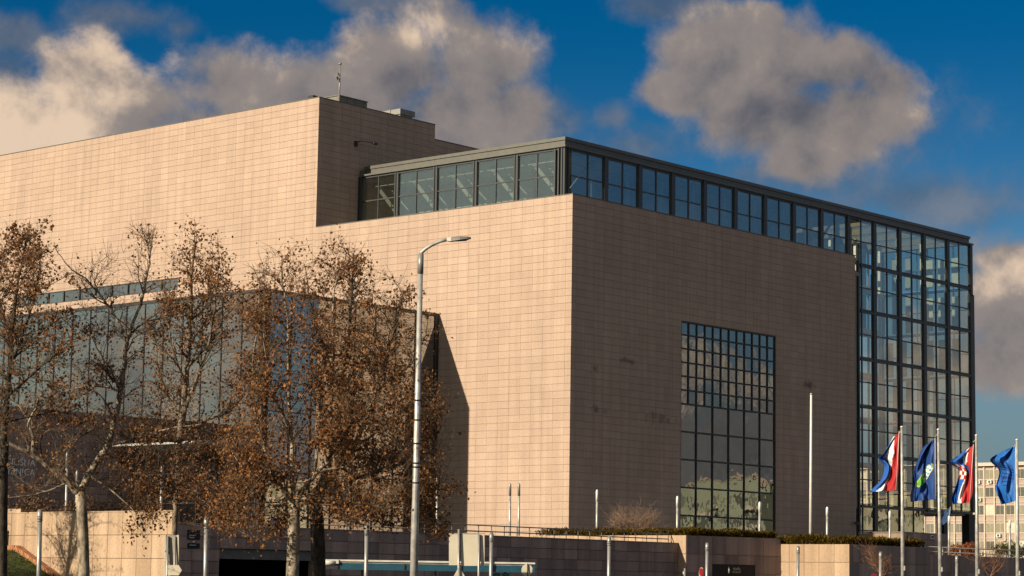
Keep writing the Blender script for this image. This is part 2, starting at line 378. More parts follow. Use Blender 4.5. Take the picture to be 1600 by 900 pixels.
# ------------------------------------------------------------------ tiling
rng = random.Random(7)
def cut(rects, hole):
    out = []
    for (a, b, c, d) in rects:
        ha, hb, hc, hd = hole
        if b <= ha+1e-6 or a >= hb-1e-6 or d <= hc+1e-6 or c >= hd-1e-6: out.append((a, b, c, d)); continue
        if a < ha: out.append((a, ha, c, d))
        if b > hb: out.append((hb, b, c, d))
        a2, b2 = max(a, ha), min(b, hb)
        if c < hc: out.append((a2, b2, c, hc))
        if d > hd: out.append((a2, b2, hd, d))
    return [q for q in out if q[1]-q[0] > 0.03 and q[3]-q[2] > 0.03]
def grid_rects(u0, u1, v0, v1, w, h, uo=0.0, holes=()):
    us = [u0]+[uo+w*k for k in range(int(math.floor((u0-uo)/w))-1, int(math.ceil((u1-uo)/w))+2) if u0+0.02 < uo+w*k < u1-0.02]+[u1]
    n = int(round((v1-v0)/h)); vs = [v1-h*k for k in range(n)]+[v0]
    out = []
    for i in range(len(us)-1):
        for j in range(len(vs)-1):
            rr = [(us[i], us[i+1], vs[j+1], vs[j])]
            for hl in holes: rr = cut(rr, hl)
            out += rr
    return out
def slab_box(mb, axis, val, sgn, rect, ju, jv, proud, depth, tint, mat=0):
    """one stone slab on the plane axis = val facing sgn along it"""
    u0, u1, v0, v1 = rect; a = val+sgn*proud; b = val+sgn*(proud-depth)
    u0 += ju/2; u1 -= ju/2; v0 += jv/2; v1 -= jv/2
    if axis == 0: mb.box((a, u0, v0), (b, u1, v1), mat, tint, skip='r' if sgn < 0 else 'l')
    else: mb.box((u0, a, v0), (u1, b, v1), mat, tint, skip='k' if sgn < 0 else 'f')
_slabs = {}
def slab_object(axis, val, sgn, rect, ju, jv, proud, depth, variant, mat, parent, name='stone_panel'):
    u0, u1, v0, v1 = rect; key = (axis, sgn, round(u1-u0, 3), round(v1-v0, 3), ju, jv, proud, depth, variant, mat.name)
    if key not in _slabs:
        q = MB(); slab_box(q, axis, 0.0, sgn, (-(u1-u0)/2, (u1-u0)/2, -(v1-v0)/2, (v1-v0)/2), ju, jv, proud, depth, variant/7.0)
        _slabs[key] = q.mesh(name, mat)
    c = ((u0+u1)/2, (v0+v1)/2)
    loc = (val, c[0], c[1]) if axis == 0 else (c[0], val, c[1])
    return link(name, _slabs[key], parent, loc)

# ------------------------------------------------------------------ the library
LIB = thing('library_building', 'large pale limestone library with glazed roof storey, glass hall and tall grid window', 'building', (0, 0, 0))
H1, H2, Y_T = 23.5, 33.55, 25.2
X_END = 35.68; Z0 = -1.4
W = (12.5, 24.5, 0.0, 15.97)                      # the tall window
STRIP = (40.9, 62.0, 19.9, 20.87)                 # ribbon window on the sunlit side
GX, GY, HXL = 4.5, 4.5, 43.0                                 # glass planes of the roof storey
tiles = []                                        # (axis, val, sgn, rect)
tiles += [(0, 0.0, -1, q) for q in grid_rects(0.0, Y_T, Z0+0.4, H1, 1.0, 0.5, 0.53)]
tiles += [(0, 0.0, -1, q) for q in grid_rects(Y_T, 78.0, 13.55, H2, 1.0, 0.5, 0.53, [STRIP])]
tiles += [(1, 0.0, -1, q) for q in grid_rects(0.0, X_END, Z0+0.4, H1, 1.0, 0.5, 0.5, [(W[0], W[1], W[2]-5, W[3])])]
tiles += [(1, Y_T, -1, q) for q in grid_rects(0.0, 13.0, H1-0.45, H2+0.05, 1.0, 0.5, 0.5)]
tiles += [(1, Y_T+0.02, -1, q) for q in grid_rects(13.0, 44.0, 27.35, 32.35, 1.0, 0.5, 0.5)]
def area(t):
    axis, val, sgn, (a, b, c, d) = t
    P = [(val, a, c), (val, b, c), (val, b, d), (val, a, d)] if axis == 0 else [(a, val, c), (b, val, c), (b, val, d), (a, val, d)]
    q = [proj(p) for p in P]
    x0, y0 = np.mean([s[0] for s in q]), np.mean([s[1] for s in q])
    if not (0 < x0 < 1600 and 0 < y0 < 835): return 0
    return 0.5*abs(sum(q[i][0]*q[(i+1) % 4][1]-q[(i+1) % 4][0]*q[i][1] for i in range(4)))
order = sorted(range(len(tiles)), key=lambda i: -area(tiles[i]))
single = set(order[:296])
JU, JV, PROUD, DEP = 0.011, 0.024, 0.0, 0.05
mb = MB()
for i, (axis, val, sgn, q) in enumerate(tiles):
    tv = rng.betavariate(2.2, 2.2)
    if rng.random() < 0.04: tv = 1.15
    pr = PROUD+rng.uniform(-0.004, 0.004)
    if i in single: slab_object(axis, val, sgn, q, JU, JV, round(pr, 3), DEP, int(tv*7), M_STONE, LIB)
    else: slab_box(mb, axis, val, sgn, q, JU, JV, pr, DEP, tv)
o = mb.build('stone_cladding', M_STONE, LIB); o['kind'] = 'stuff'
# backing walls (what shows in the joints) and the solid behind them
D_ = 0.024
mb = MB()
mb.box((D_, D_, Z0), (0.6, 40.0, H1-0.05)); mb.box((D_, 40.0, Z0), (0.6, 78, 19.9)); mb.box((D_, 40.0, 20.87), (0.6, 78, H1-0.05))
mb.box((D_, Y_T+D_, H1-0.051), (0.6, 78, H2-0.05))
mb.box((0.6, D_, Z0), (W[0], 0.6, H1-0.05)); mb.box((W[1], D_, Z0), (X_END-0.02, 0.6, H1-0.05)); mb.box((W[0], D_, W[3]), (W[1], 0.6, H1-0.05))
mb.box((0.6, Y_T+D_, H1-0.5), (12.98, Y_T+0.6, H2)); mb.box((12.98, Y_T+0.07, 24.0), (44, Y_T+0.7, 32.3))
mb.box((12.4, Y_T+0.6, 32.31), (12.98, 50, H2))
mb.box((0.6, Y_T+0.6, H2-0.4), (12.4, 78, H2-0.1))                       # tower roof
mb.box((12.98, Y_T+0.7, 31.9), (44, 70, 32.2))
mb.build('wall', M_JOINT, LIB)
mb = MB()                                                                # copings
mb.box((-0.03, Y_T-0.03, H2), (0.55, 78, H2+0.06)); mb.box((0.55, Y_T-0.03, H2), (13.0, Y_T+0.5, H2+0.06))
mb.box((13.0, Y_T-0.01, 32.35), (44, Y_T+0.5, 32.41))
mb.box((-0.03, -0.03, H1), (0.5, Y_T-0.03, H1+0.05)); mb.box((0.5, -0.03, H1), (X_END+0.12, 0.5, H1+0.05))
mb.build('coping', M_ROOFMETAL, LIB)
mb = MB(); mb.box((0.6, 0.6, 23.0), (X_END-0.1, GY-0.2, 23.35)); mb.box((0.6, GY-0.2, 23.0), (HXL, Y_T+0.05, 23.35)); mb.build('roof_deck', basic('roof_gravel', (0.25,0.24,0.22),0.9), LIB)

def rotated_pane(parent, me, loc, r, amp=0.0022):
    o = link('pane', me, parent, loc); o.rotation_euler = (r.gauss(0, amp), r.gauss(0, amp), r.gauss(0, amp)); return o
_panes = {}
def pane_mesh(axis, w, h, mat, th=0.02):
    key = (axis, round(w, 3), round(h, 3), mat.name)
    if key not in _panes:
        q = MB()
        if axis == 0: q.box((-th/2, -w/2, -h/2), (th/2, w/2, h/2))
        else: q.box((-w/2, -th/2, -h/2), (w/2, th/2, h/2))
        _panes[key] = q.mesh('pane', mat)
    return _panes[key]

# tall grid window -----------------------------------------------------
fr = MB(); x0, x1, z0, z1 = W[0], W[1], -1.3, W[3]
FY = 0.10
fr.box((x0, FY-0.06, z0), (x0+0.10, FY+0.15, z1)); fr.box((x1-0.10, FY-0.06, z0), (x1, FY+0.15, z1)); fr.box((x0+0.1, FY-0.06, z1-0.10), (x1-0.1, FY+0.15, z1))
for k in range(1, 12):
    full = (k % 2 == 0); xx = x0+k
    fr.box((xx-0.045, FY-0.055, z0 if full else 9.985), (xx+0.045, FY+0.12, z1-0.1))
rowz = [15.0, 14.0, 13.0, 12.0, 11.0]
for zz in rowz: fr.box((x0+0.1, FY-0.05, zz-0.055), (x1-0.1, FY+0.11, zz+0.055))
for zz in (10.0, 8.0, 6.0, 4.0, 2.0, 0.0): fr.box((x0+0.1, FY-0.051, zz-0.06), (x1-0.1, FY+0.112, zz+0.06))
PW = fr.build('grid_window', M_DKMETAL, LIB)
r2 = random.Random(3)
zs = [15.97, 15, 14, 13, 12, 11, 10]
for k in range(12):
    for j in range(6):
        rotated_pane(PW, pane_mesh(1, 0.97, zs[j]-zs[j+1]-0.02, M_GLASSDARK), (x0+k+0.5, FY+0.03, (zs[j]+zs[j+1])/2), r2, 0.0013)
zs = [10, 8, 6, 4, 2, 0]
for k in range(6):
    for j in range(5):
        rotated_pane(PW, pane_mesh(1, 1.96, 1.96, M_GLASSDARK), (x0+2*k+1, FY+0.03, (zs[j]+zs[j+1])/2), r2, 0.0025)
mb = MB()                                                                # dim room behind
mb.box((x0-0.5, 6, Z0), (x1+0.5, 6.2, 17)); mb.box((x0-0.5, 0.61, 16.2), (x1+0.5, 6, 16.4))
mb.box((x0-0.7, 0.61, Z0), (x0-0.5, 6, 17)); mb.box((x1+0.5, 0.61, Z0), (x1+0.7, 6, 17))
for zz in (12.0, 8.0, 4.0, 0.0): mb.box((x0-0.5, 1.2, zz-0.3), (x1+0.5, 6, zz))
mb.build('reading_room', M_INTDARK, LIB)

# ribbon window ---------------------------------------------------------
fr = MB(); fr.box((0.02, STRIP[0], STRIP[2]), (0.3, STRIP[1], STRIP[2]+0.06)); fr.box((0.02, STRIP[0], STRIP[3]-0.06), (0.3, STRIP[1], STRIP[3]))
yy = STRIP[0]; ys = []
while yy <= STRIP[1]+0.01:
    fr.box((0.021, yy-0.05, STRIP[2]+0.06), (0.28, yy+0.05, STRIP[3]-0.06)); ys.append(yy); yy += 2.1
RW = fr.build('ribbon_window', M_FRAME, LIB)
for a, b in zip(ys[:-1], ys[1:]): rotated_pane(RW, pane_mesh(0, b-a-0.1, 0.85, M_GLASSPAV), (0.12, (a+b)/2, (STRIP[2]+STRIP[3])/2), r2, 0.006)
mb = MB(); bl = random.Random(5)
for a, b in zip(ys[:-1], ys[1:]):
    if bl.random() < 0.5: mb.box((0.30, a+0.1, STRIP[2]), (0.33, b-0.1, STRIP[3]))
mb.build('blind', M_WHITE, LIB)
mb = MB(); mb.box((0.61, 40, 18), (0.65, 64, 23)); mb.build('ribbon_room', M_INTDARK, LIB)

# glazed roof storey -------------------------------------------------------
ZB, ZT = 23.36, 28.0
XR = 62.25
LY = [25.03, 21.09, 17.05, 13.05, 9.05, 5.11]
RX = [5.11+4.063*k for k in range(15)]
fr = MB()
def mull_left(y, w=0.32): fr.box((GX-0.12, y-w/2, ZB), (GX+0.16, y+w/2, ZT)); 
def mull_right(x, w=0.36, z=ZB): fr.box((x-w/2, GY-0.12, z), (x+w/2, GY+0.16, ZT))
for y in LY[:-1]:
    for s in (-0.14, 0.14): fr.box((GX-0.10, y+s-0.055, ZB), (GX+0.16, y+s+0.055, ZT))
    fr.box((GX-0.02, y-0.085, ZB), (GX+0.12, y+0.085, ZT))
for s in (-0.20, 0.0, 0.22): fr.box((GX-0.12, 5.0+s*1.5-0.06, ZB), (GX+0.2, 5.0+s*1.5+0.06, ZT))
fr.box((GX-0.02, GY-0.02, ZB), (GX+0.35, GY+0.35, ZT))
fr.box((GX-0.06, GY-0.06, ZB), (GX+0.10, GY+0.10, ZT)); fr.box((GX+0.30, GY-0.12, ZB), (GX+0.42, GY+0.1, ZT))
for a, b in zip(LY[:-1], LY[1:]):
    fr.box((GX-0.03, (a+b)/2-0.04, ZB), (GX+0.08, (a+b)/2+0.04, ZT)); fr.box((GX-0.028, b+0.2, 26.0), (GX+0.078, a-0.2, 26.09))
fr.box((GX-0.05, LY[-1], ZT-0.16), (GX+0.1, LY[0], ZT-0.001)); fr.box((GX-0.05, LY[-1], 24.05), (GX+0.1, LY[0], 24.17))
for k, x in enumerate(RX):
    if k >= 1: fr.box((x-0.21, GY-0.12, ZB), (x+0.21, GY+0.16, ZT))
for a, b in zip(RX[:-1], RX[1:]):
    fr.box(((a+b)/2-0.045, GY-0.03, ZB), ((a+b)/2+0.045, GY+0.08, ZT)); fr.box((a+0.21, GY-0.028, 26.0), (b-0.21, GY+0.078, 26.09))
fr.box((RX[0], GY-0.05, ZT-0.16), (XR-0.2, GY+0.1, ZT-0.001)); fr.box((RX[0], GY-0.05, 24.0), (43.3, GY+0.1, 24.16))
CL = fr.build('roof_storey', M_FRAME, LIB)
r3 = random.Random(11)
for a, b in zip(LY[:-1], LY[1:]):
    for ya, yb in ((a-0.2, (a+b)/2+0.04), ((a+b)/2-0.04, b+0.2)):
        for za, zb in ((24.17, 26.0), (26.09, 27.84)):
            rotated_pane(CL, pane_mesh(0, abs(ya-yb), zb-za, M_GLASS), (GX+0.03, (ya+yb)/2, (za+zb)/2), r3, 0.003)
for i, (a, b) in enumerate(zip(RX[:-1], RX[1:])):
    if i >= 9: continue
    for xa, xb in ((a+0.2, (a+b)/2-0.04), ((a+b)/2+0.04, b-0.2)):
        for za, zb in ((24.17, 26.0), (26.09, 27.84)):
            rotated_pane(CL, pane_mesh(1, xb-xa, zb-za, M_GLASS), ((xa+xb)/2, GY+0.03, (za+zb)/2), r3, 0.003)
# roof edge: stepped metal fascia
rf = MB()
RG = 43.9
rf.box((GX-0.22, GY-0.22, ZT), (RG, 24.8, ZT+0.13)); rf.box((GX+0.40, GY+0.32, ZT+0.13), (RG, Y_T-0.25, ZT+0.62)); rf.box((GX+0.32, GY+0.24, ZT+0.62), (RG, Y_T-0.2, ZT+0.86))
rf.box((RG, GY-0.22, ZT), (XR, GY+1.2, ZT+0.13)); rf.box((RG, GY+0.32, ZT+0.13), (XR+0.1, GY+1.2, ZT+0.62)); rf.box((RG, GY+0.24, ZT+0.62), (XR+0.2, GY+1.2, ZT+0.86))
rf.box((RG, 14.0, ZT), (XR, 15.0, ZT+0.8)); rf.box((XR-0.9, GY+1.2, ZT), (XR, 14.0, ZT+0.6))
for k in range(4): rf.box((RG+4.06*k+3.4, GY+1.2, ZT+0.05), (RG+4.06*k+3.6, 14.0, ZT+0.55))
rf.box((GX+0.02, Y_T-0.4, ZB), (GX+0.5, Y_T-0.05, ZT+0.5))
rf.build('flat_roof', M_ROOFMETAL, LIB)
sk = MB()
for k in range(5): sk.box((RG+4.06*k-0.4, GY+1.22, ZT+0.42), (min(RG+4.06*k+3.39, XR-0.95), 13.98, ZT+0.44))
sk.build('skylight', M_GLASS, LIB)
# inside of the roof storey
it = MB()
it.box((GX+5, GY+7, 23.36), (43.5, GY+7.2, 27.8)); it.box((GX+5, GY+7, 23.36), (GX+5.2, Y_T-0.1, 27.8)); it.box((GX+0.3, GY+0.3, 27.7), (43.7, Y_T-0.3, 27.95)); it.box((GX+0.3, GY+0.3, 23.37), (43.0, Y_T-0.3, 23.9))
it.build('interior_wall', M_INT, LIB)
it = MB()
for a, b in zip(LY[:-1], LY[1:]):
    it.bar((GX+1.3, a-0.3, 27.7), (GX+1.3, b+0.2, 24.0), 0.14, 0.3); it.bar((GX+1.9, a-0.9, 27.7), (GX+1.9, b-0.2, 24.6), 0.06, 0.1)
    it.box((GX+0.6, b+0.4, 23.9), (GX+0.85, b+0.65, 27.7)); it.bar((GX+0.9, a, 27.3), (GX+0.9, b, 27.3), 0.08)
for a, b in zip(RX[:9], RX[1:10]):
    it.bar((a+0.2, GY+1.3, 24.0), (b-0.2, GY+1.3, 27.7), 0.12, 0.12); it.bar((a+0.9, GY+2.0, 24.0), (b+0.5, GY+2.0, 27.7), 0.06)
    it.box((b-0.75, GY+0.5, 23.9), (b-0.5, GY+0.75, 27.7)); it.bar((a, GY+1.0, 27.2), (b, GY+1.0, 27.2), 0.08)
it.build('brace', basic('white_steelwork', (0.20, 0.21, 0.20), 0.5), LIB)
it = MB()
for k, (a, b) in enumerate(zip(RX[:2], RX[1:3])):
    pass
it.box((RX[1]+0.5, GY+1.6, 24.0), (RX[1]+1.5, GY+1.65, 25.3)); it.box((RX[1]+2.0, GY+1.6, 24.0), (RX[1]+2.5, GY+1.65, 25.2))
it.build('poster_panel', basic('terracotta_panel', (0.45, 0.20, 0.12), 0.6), LIB)

# glass hall at the far corner -----------------------------------------------
HX0, HX1, HD = 43.1, 62.0, 9.5
lev = [24.08, 20.2, 16.18, 12.18, 8.15, 3.9]
fr = MB()
hx = [x for x in RX if x > 43.2]                    # 45.7 ... 62
for x in hx:
    last = x > 61.5
    fr.box((x-0.24, GY-0.12, 3.9 if x > 51 else Z0), (x+(0.42 if last else 0.24), GY+0.22, ZB+0.1))
fr.box((HX0, GY-0.10, Z0), (HX0+0.2, GY+0.1, ZB+1))
edges = [HX0+0.2]+hx
for a, b in zip(edges[:-1], edges[1:]):
    lo = 3.9 if b > 54 else Z0
    for zz in lev:
        fr.box((a+0.23, GY-0.10, zz-0.20), (b-0.23, GY+0.14, zz+0.02)); fr.box((a+0.23, GY-0.06, zz+0.06), (b-0.23, GY+0.1, zz+0.12))
    if b-a > 3: fr.box(((a+b)/2-0.05, GY-0.05, lo), ((a+b)/2+0.05, GY+0.08, ZB+0.8))
    else: fr.box((b-2.03, GY-0.05, lo), (b-1.93, GY+0.08, ZB+0.8))
    for za, zb in zip(lev[1:], lev[:-1]): fr.box((a+0.23, GY-0.045, (za+zb)/2-0.05), (b-0.23, GY+0.075, (za+zb)/2+0.05))
    if lo < 0: fr.box((a+0.23, GY-0.045, 1.75), (b-0.23, GY+0.075, 1.85)); fr.box((a+0.23, GY-0.045, 0.15), (b-0.23, GY+0.075, 0.25))
# end and back frames of the hall, seen through it
for y in (GY+HD*0.5, GY+HD):
    fr.box((HX1+0.1, y-0.2, 3.9), (HX1+0.35, y+0.2, 28.0))
for zz in lev: fr.box((HX1+0.1, GY+0.22, zz-0.2), (HX1+0.3, GY+HD, zz+0.05)); fr.box((HX1+0.12, GY+0.22, zz+1.9), (HX1+0.2, GY+HD, zz+2.0))
for k in range(10): fr.box((HX1+0.12, GY+0.9+k*0.95-0.04, 3.9), (HX1+0.22, GY+0.9+k*0.95+0.04, 28)) if k % 2 else None
for x in hx[:-1]: fr.box((x-0.2, GY+HD-0.1, Z0), (x+0.2, GY+HD+0.2, 28.0))
for a, b in zip(edges[:-1], edges[1:]):
    for zz in lev: fr.box((a, GY+HD-0.09, zz-0.22), (b, GY+HD+0.15, zz+0.12))
    fr.box(((a+b)/2-0.06, GY+HD-0.08, Z0), ((a+b)/2+0.06, GY+HD+0.1, 28.0))
GH = fr.build('glass_hall', M_FRAME, LIB)
for a, b in zip(edges[:-1], edges[1:]):
    m_ = (a+b)/2 if b-a > 3 else b-1.98
    for xa, xb in ((a+0.22, m_-0.05), (m_+0.05, b-0.23)):
        if xb-xa < 0.15: continue
        for za, zb in zip(lev[1:], lev[:-1]):
            mid = (za+zb)/2
            for p, q in ((za+0.12, mid-0.05), (mid+0.05, zb-0.2)):
                rotated_pane(GH, pane_mesh(1, round(xb-xa, 2), round(q-p, 2), M_GLASS), ((xa+xb)/2, GY+0.02, (p+q)/2), r3, 0.003)
        for p, q in ((24.2, 26.0), (26.09, 27.84)):
            rotated_pane(GH, pane_mesh(1, round(xb-xa, 2), round(q-p, 2), M_GLASS), ((xa+xb)/2, GY+0.02, (p+q)/2), r3, 0.003)
        if b < 54:
            for p, q in ((0.25, 1.75), (1.85, 3.7)):
                rotated_pane(GH, pane_mesh(1, round(xb-xa, 2), round(q-p, 2), M_GLASSDARK), ((xa+xb)/2, GY+0.02, (p+q)/2), r3, 0.003)
for zz, zt in zip(lev[1:]+[], lev[:-1]):
    rotated_pane(GH, pane_mesh(0, HD-0.4, round(zt-zz-0.25, 2), M_GLASS), (HX1+0.2, GY+HD/2, (zz+zt)/2-0.1), r3, 0.001)
rotated_pane(GH, pane_mesh(0, HD-0.4, 3.7, M_GLASS), (HX1+0.2, GY+HD/2, 26.1), r3, 0.001)
it = MB()
for zz in lev[:]:
    it.box((HX0, GY+HD-2.6, zz-0.3), (HX1-4.2, GY+HD-0.2, zz)); 

it.box((HX0, GY+0.4, 3.6), (HX1+0.1, GY+HD-0.1, 3.9)); it.box((HX0-0.3, GY+0.4, Z0), (HX0-0.05, GY+HD, 24.0))
it.build('gallery_floor', M_WHITE, LIB)
for k in range(6):
    y_ = GY+0.9+1.4*k
    for za, zb in zip(lev[1:]+[24.2], lev[:-1]+[27.6]):
        q = MB()
        if (za > 15 and za < 20) or (za >= 20 and k < 3): q.box((HX1-0.35, y_, za+0.15), (HX1-0.30, y_+0.85, zb-0.7)); q.build('blind', M_BLIND, GH)
        else: q.box((HX1-0.5, y_+0.85, za+0.1), (HX1-0.4, y_+1.4, zb-0.3)); q.build('partition', M_PARTITION, GH)
MB().box((43.2, GY+HD-0.7, 20.4), (58.5, GY+HD-0.5, 27.9)).build('back_partition', M_PARTITION, GH)
it = MB()
for k, x in enumerate(hx[:-1]):
    it.box((x+0.9, GY+3.0, 3.9), (x+1.25, GY+3.35, 28)); it.box((x-0.9, GY+6.4, 3.9), (x-0.65, GY+6.65, 28))
it.build('column', M_WHITE, LIB)
for a, b in (((50.8, GY+1.0, Z0), (51.6, GY+1.8, 3.6)), ((57.3, GY+0.2, Z0), (57.9, GY+1.0, 3.6)), ((61.2, GY-0.05, Z0), (62.3, GY+0.7, 3.72)), ((57.3, GY+7, Z0), (57.9, GY+7.7, 3.6))):
    MB().box(a, b).build('pillar', M_DKMETAL, LIB)

# glass pavilion on the sunlit side -------------------------------------------
PX, PY, PZ = -16.9, 12.28, 16.05
fr = MB(); PYE = 46.45
fr.box((PX-0.05, PY-0.05, Z0), (PX+0.22, PY+0.14, PZ)); fr.box((PX-0.04, PY+0.30, Z0), (PX+0.1, PY+0.42, PZ)); fr.box((PX+0.40, PY-0.05, Z0), (PX+0.55, PY+0.1, PZ))
fr.box((PX-0.06, PY-0.06, PZ-0.22), (PX+0.2, PYE, PZ+0.001)); fr.box((PX+0.2, PY-0.055, PZ-0.22), (0.0, PY+0.2, PZ)); fr.box((-0.42, PY-0.05, Z0), (-0.02, PY+0.2, PZ-0.22))
pys = [PY+0.17+2*k for k in range(18)]
for y in pys[1:]: fr.box((PX-0.02, y-0.035, Z0), (PX+0.1, y+0.035, PZ-0.22))
pxs = [PX+0.5+2*k for k in range(9)]; pxs[-1] = -0.42
for x in pxs[1:-1]: fr.box((x-0.05, PY-0.03, Z0), (x+0.05, PY+0.1, PZ-0.22))
for k in range(1, 9):
    z = 16-2*k; fr.box((PX+0.2, PY-0.02, z-0.04), (-0.42, PY+0.08, z+0.04))
    fr.box((PX-0.012, PY+0.2, z-0.02), (PX+0.06, PYE, z+0.02), 1)
PV = fr.build('glass_pavilion', [M_DKMETAL, M_FRAME], LIB)
r4 = random.Random(21)
for i in range(17):
    for k in range(8):
        z = 16-2*k
        if pys[i] > 25 and z < 8.5: continue
        h = 1.80 if k == 0 else 1.96; zc = z-1-(0.08 if k == 0 else 0)
        rotated_pane(PV, pane_mesh(0, 1.93, h, M_GLASSPAV), (PX+0.04, (pys[i]+pys[i+1])/2, zc), r4, 0.0015)
for i in range(8):
    for k in range(8):
        z = 16-2*k; h = 1.76 if k == 0 else 1.94; zc = z-1-(0.08 if k == 0 else 0); w_ = pxs[i+1]-pxs[i]-0.1
        rotated_pane(PV, pane_mesh(1, round(w_, 2), h, M_GLASSPAV), ((pxs[i]+pxs[i+1])/2, PY+0.03, zc), r4, 0.001)
mb = MB(); mb.box((PX+0.1, PY+0.12, PZ-0.3), (-0.05, PYE, PZ-0.05)); mb.box((PX+0.21, PY+0.21, PZ-0.06), (-0.06, PYE-0.1, PZ+0.05))
mb.build('pavilion_roof', M_ROOFMETAL, LIB)
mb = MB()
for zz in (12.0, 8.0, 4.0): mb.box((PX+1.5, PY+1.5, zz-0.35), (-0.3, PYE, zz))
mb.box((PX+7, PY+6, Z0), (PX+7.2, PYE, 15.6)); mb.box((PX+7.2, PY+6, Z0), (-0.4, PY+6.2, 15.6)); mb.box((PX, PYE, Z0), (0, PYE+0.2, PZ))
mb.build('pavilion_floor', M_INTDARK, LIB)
# stone entrance block with the lettering, and the thin canopy
BY = 25.17
rects = grid_rects(-40.0, -16.95, Z0, 8.05, 1.0, 0.5)
for_block = MB()
for q in rects: slab_box(for_block, 1, BY, -1, q, 0.02, 0.03, 0.0, 0.04, rng.random())
for_block.box((-40, BY+0.035, Z0), (-16.95, BY+0.3, 8.0), 1); for_block.box((-40, BY+0.3, 7.7), (PX+0.02, 45, 8.0), 1); for_block.box((-16.95, BY, Z0), (-16.93, BY+0.3, 8.05), 0)
o = for_block.build('entrance_block', [M_DARKSHADESTONE, M_JOINT], LIB)
mb = MB(); zc = 5.6
a = np.array([-16.9, 20.5, zc]); 
mb.v += [(-16.95, 12.0, zc+0.5), (-16.95, 21.0, zc+0.5), (-22.5, 20.5, zc+0.05), (-22.5, 12.4, zc+0.05), (-16.95, 12.0, zc-0.1), (-16.95, 21.0, zc-0.1), (-22.5, 20.5, zc-0.08), (-22.5, 12.4, zc-0.08)]
for q in ((0,3,2,1),(4,5,6,7),(0,1,5,4),(1,2,6,5),(2,3,7,6),(3,0,4,7)): mb.f.append(q); mb.m.append(0); mb.t.append(0.5); mb.sm.append(False)
mb.build('canopy', basic('canopy_metal', (0.40, 0.38, 0.35), 0.5), LIB)

def text_mesh(body, size, extrude, mat, spacing=1.0):
    c = bpy.data.curves.new('lettering', 'FONT'); c.body = body; c.size = size; c.extrude = extrude; c.space_character = spacing
    c.align_x = 'RIGHT'; o = bpy.data.objects.new('lettering', c); COL.objects.link(o)
    dg = bpy.context.evaluated_depsgraph_get(); me = bpy.data.meshes.new_from_object(o.evaluated_get(dg))
    bpy.data.objects.remove(o); me.name = 'lettering'; me.materials.clear(); me.materials.append(mat); return me
M_LETTER = basic('silver_letters', (0.80, 0.83, 0.86), 0.45, 0.0)
xr = float(on(53, 735, 1, BY)[0])
for body, z in (('SVEUČILIŠNA', 4.18), ('KNJIŽNICA', 3.55)):
    o = link('lettering', text_mesh(body, 0.62, 0.02, M_LETTER, 1.08), LIB, (xr, BY-0.10, z)); o.rotation_euler = (R(90), 0, 0)

# roof plant, antenna, wall lamp, camera -----------------------------------------
p0 = on(515, 158, 1, 28.0); p1 = on(573.5, 166, 1, 28.0)
mb = MB(); zt = float(on(530, 149.5, 1, 28.0)[2]); mb.box((p0[0]+1.0, 28.0, H2-0.3), (p1[0], 33, zt)); 
for k in range(4): mb.box((p0[0]+1.0+k*0.95, 27.96, H2-0.3), (p0[0]+1.06+k*0.95, 28.0, zt))
mb.box((p0[0]+0.92, 27.92, zt), (p1[0]+0.06, 33, zt+0.06)); mb.build('roof_plant_room', basic('plant_room_sheet', (0.17,0.165,0.14), 0.5, 0.2), LIB)
p0 = on(624, 176, 1, 30.0); p1 = on(645, 186, 1, 30.0); zt = float(on(622, 169, 1, 30.0)[2])
mb = MB(); k0 = len(mb.v); x0_, x1_ = p0[0], p1[0]
mb.box((x0_+0.1, 30.0, H2-0.4), (x1_-0.1, 34.5, zt-0.45)); mb.box((x0_, 29.9, zt-0.45), (x1_+0.15, 34.6, zt)); mb.box((x0_-0.05, 31.0, H2), (x0_+0.08, 31.1, zt+0.05))
mb.build('ventilation_box', basic('vent_sheet', (0.24,0.23,0.21), 0.5, 0.3), LIB)
mb = MB(); q = on(530, 158, 1, 26.5); mx_, my_ = q[0], 26.5
zt = float(on(531, 101, 1, 26.5)[2]); mb.tube([(mx_, my_, H2-0.3), (mx_, my_, zt-1.5), (mx_, my_, zt)], [0.07, 0.06, 0.03], 8)
mb.tube([(mx_, my_, zt), (mx_, my_, zt+0.02), (mx_, my_, zt+0.14)], [0.03, 0.14, 0.12], 8)
zc_ = float(on(526, 122, 1, 26.5)[2]); mb.bar((mx_, my_, zc_), (mx_-0.35, my_, zc_-0.05), 0.05); mb.obox((mx_-0.3, my_, zc_), (0.07,0,0.08), (0,0.06,0), (-0.08,0,0.12)); mb.obox((mx_-0.22, my_, zc_+0.35), (0.05,0,0.04), (0,0.05,0), (-0.04,0,0.1))
mb.build('antenna_mast', basic('mast_metal', (0.30,0.27,0.23),0.5,0.4), LIB)
mb = MB(); q = on(490, 151, 0, 1.5); mb.box((1.2, q[1]-0.25, H2-0.1), (1.7, q[1]+0.3, q[2]+0.05)); mb.build('roof_hatch', M_DKMETAL, LIB)
mb = MB(); q = on(556, 223, 1, Y_T); mb.bar((q[0], Y_T-0.05, q[2]), (q[0]+0.1, Y_T-0.4, q[2]+0.1), 0.06); mb.bar((q[0]+0.1, Y_T-0.4, q[2]+0.1), (q[0]+1.2, Y_T-0.9, q[2]+0.05), 0.05); mb.obox((q[0]+1.2, Y_T-0.9, q[2]), (0.2,0,0), (0,0.1,0), (0,0,0.07)); mb.obox((q[0]-0.05, Y_T-0.08, q[2]-0.1), (0.12,0,0), (0,0.08,0), (0,0,0.2))
mb.build('wall_lamp', M_DKMETAL, LIB)
